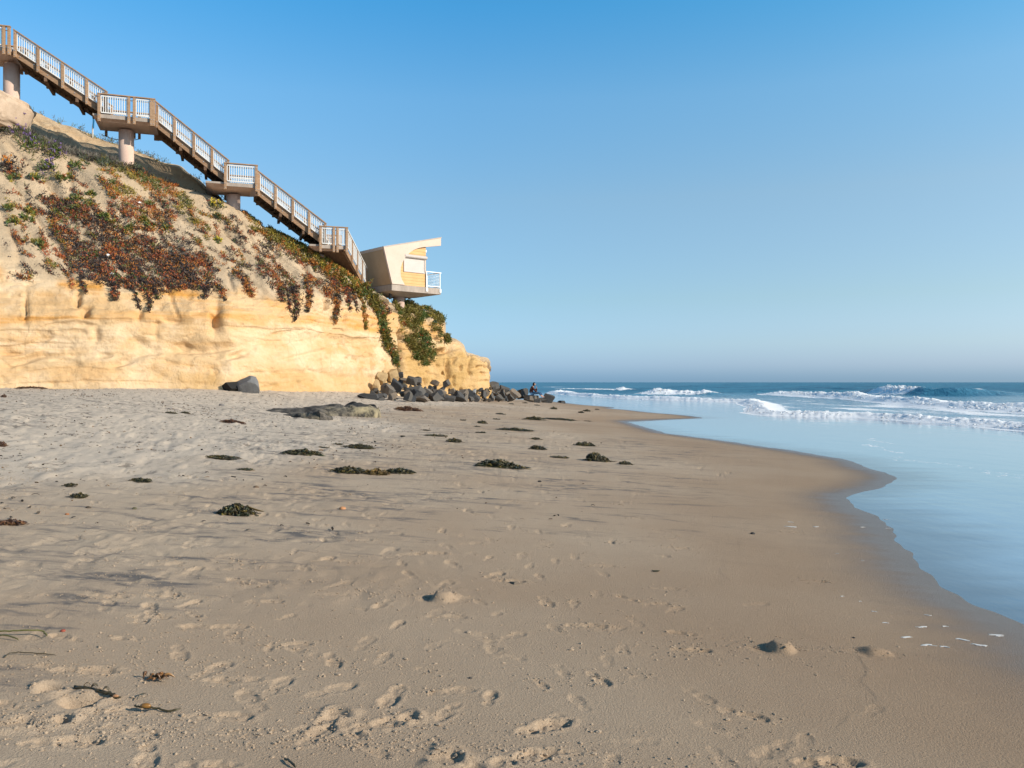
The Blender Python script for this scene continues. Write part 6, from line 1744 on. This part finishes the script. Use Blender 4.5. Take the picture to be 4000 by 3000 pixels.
# ------------------------------------------------------------------ world, sun, camera
w = bpy.data.worlds.new('World'); SC.world = w; w.use_nodes = True
nt = w.node_tree; nt.nodes.clear()
sky = nt.nodes.new('ShaderNodeTexSky'); sky.sky_type = 'NISHITA'; sky.sun_disc = False
sky.sun_elevation = SUN_EL; sky.sun_rotation = math.atan2(SUNV.x, SUNV.y)
sky.altitude = 0; sky.air_density = AIR; sky.dust_density = DUST; sky.ozone_density = OZONE
hs = nt.nodes.new('ShaderNodeHueSaturation'); hs.inputs['Saturation'].default_value = SKY_SAT; hs.inputs['Hue'].default_value = SKY_HUE
bg = nt.nodes.new('ShaderNodeBackground'); bg.inputs[1].default_value = SKY_STR
ow = nt.nodes.new('ShaderNodeOutputWorld')
tcw = nt.nodes.new('ShaderNodeTexCoord'); sxyz = nt.nodes.new('ShaderNodeSeparateXYZ'); nt.links.new(tcw.outputs['Generated'], sxyz.inputs[0])
# clear marine air: deeper blue overhead, a bluish band over the sea, paler towards the sun's side
mr = nt.nodes.new('ShaderNodeMapRange'); mr.inputs[2].default_value = 1.0; nt.links.new(sxyz.outputs[2], mr.inputs[0])
cr = nt.nodes.new('ShaderNodeValToRGB'); nt.links.new(mr.outputs[0], cr.inputs[0])
TINT = [(.005, .41, .765, 1.68), (.0208, .61, .885, 1.66), (.045, .82, 1.03, 1.5), (.0987, 1.1, 1.2, 1.3), (.215, 1.67, 1.6, 1.44), (.322, 1.64, 1.95, 1.8), (.414, .95, 2.0, 2.03), (.52, .8, 1.5, 1.5), (.8, .8, 1.05, 1.0)]
while len(cr.color_ramp.elements) < len(TINT): cr.color_ramp.elements.new(0.5)
for el, (p_, r_, g_, b_) in zip(cr.color_ramp.elements, TINT): el.position = p_; el.color = (r_ / 2.1, g_ / 2.1, b_ / 2.1, 1)
mr2 = nt.nodes.new('ShaderNodeMapRange'); mr2.inputs[1].default_value = -.05; mr2.inputs[2].default_value = 0.55; nt.links.new(sxyz.outputs[0], mr2.inputs[0])
m1 = nt.nodes.new('ShaderNodeMix'); m1.data_type = 'RGBA'; m1.blend_type = 'MULTIPLY'; m1.inputs[0].default_value = 1
m2 = nt.nodes.new('ShaderNodeMix'); m2.data_type = 'RGBA'; m2.blend_type = 'MULTIPLY'
m2.inputs[7].default_value = (1.34, 1.14, 1.03, 1)
nt.links.new(sky.outputs[0], hs.inputs['Color']); nt.links.new(hs.outputs[0], m1.inputs[6]); nt.links.new(cr.outputs[0], m1.inputs[7])
nt.links.new(m1.outputs[2], m2.inputs[6]); nt.links.new(mr2.outputs[0], m2.inputs[0]); nt.links.new(m2.outputs[2], bg.inputs[0]); nt.links.new(bg.outputs[0], ow.inputs[0])
ld = bpy.data.lights.new('sun', 'SUN'); ld.energy = SUN_STR; ld.angle = math.radians(0.5); ld.color = (1.0, 0.90, 0.76)
lo_ = bpy.data.objects.new('sun', ld); COL.objects.link(lo_)
lo_.rotation_euler = SUNV.to_track_quat('Z', 'Y').to_euler(); lo_.location = (30, -20, 30)
cd = bpy.data.cameras.new('camera'); cam = bpy.data.objects.new('camera', cd); COL.objects.link(cam)
cd.sensor_width = 36; cd.lens = 36 * F / 4000; cd.clip_end = 30000; cd.clip_start = 0.05
cd.shift_y = (HY - 1500) / 4000
cam.location = (0, 0, CAMZ); cam.rotation_euler = (math.radians(90), 0, 0)
SC.camera = cam
SC.view_settings.view_transform = 'Standard'; SC.view_settings.look = 'None'; SC.view_settings.exposure = EXPO; SC.view_settings.gamma = 1
SC.cycles.use_denoising = True
SC.cycles.max_bounces = 6
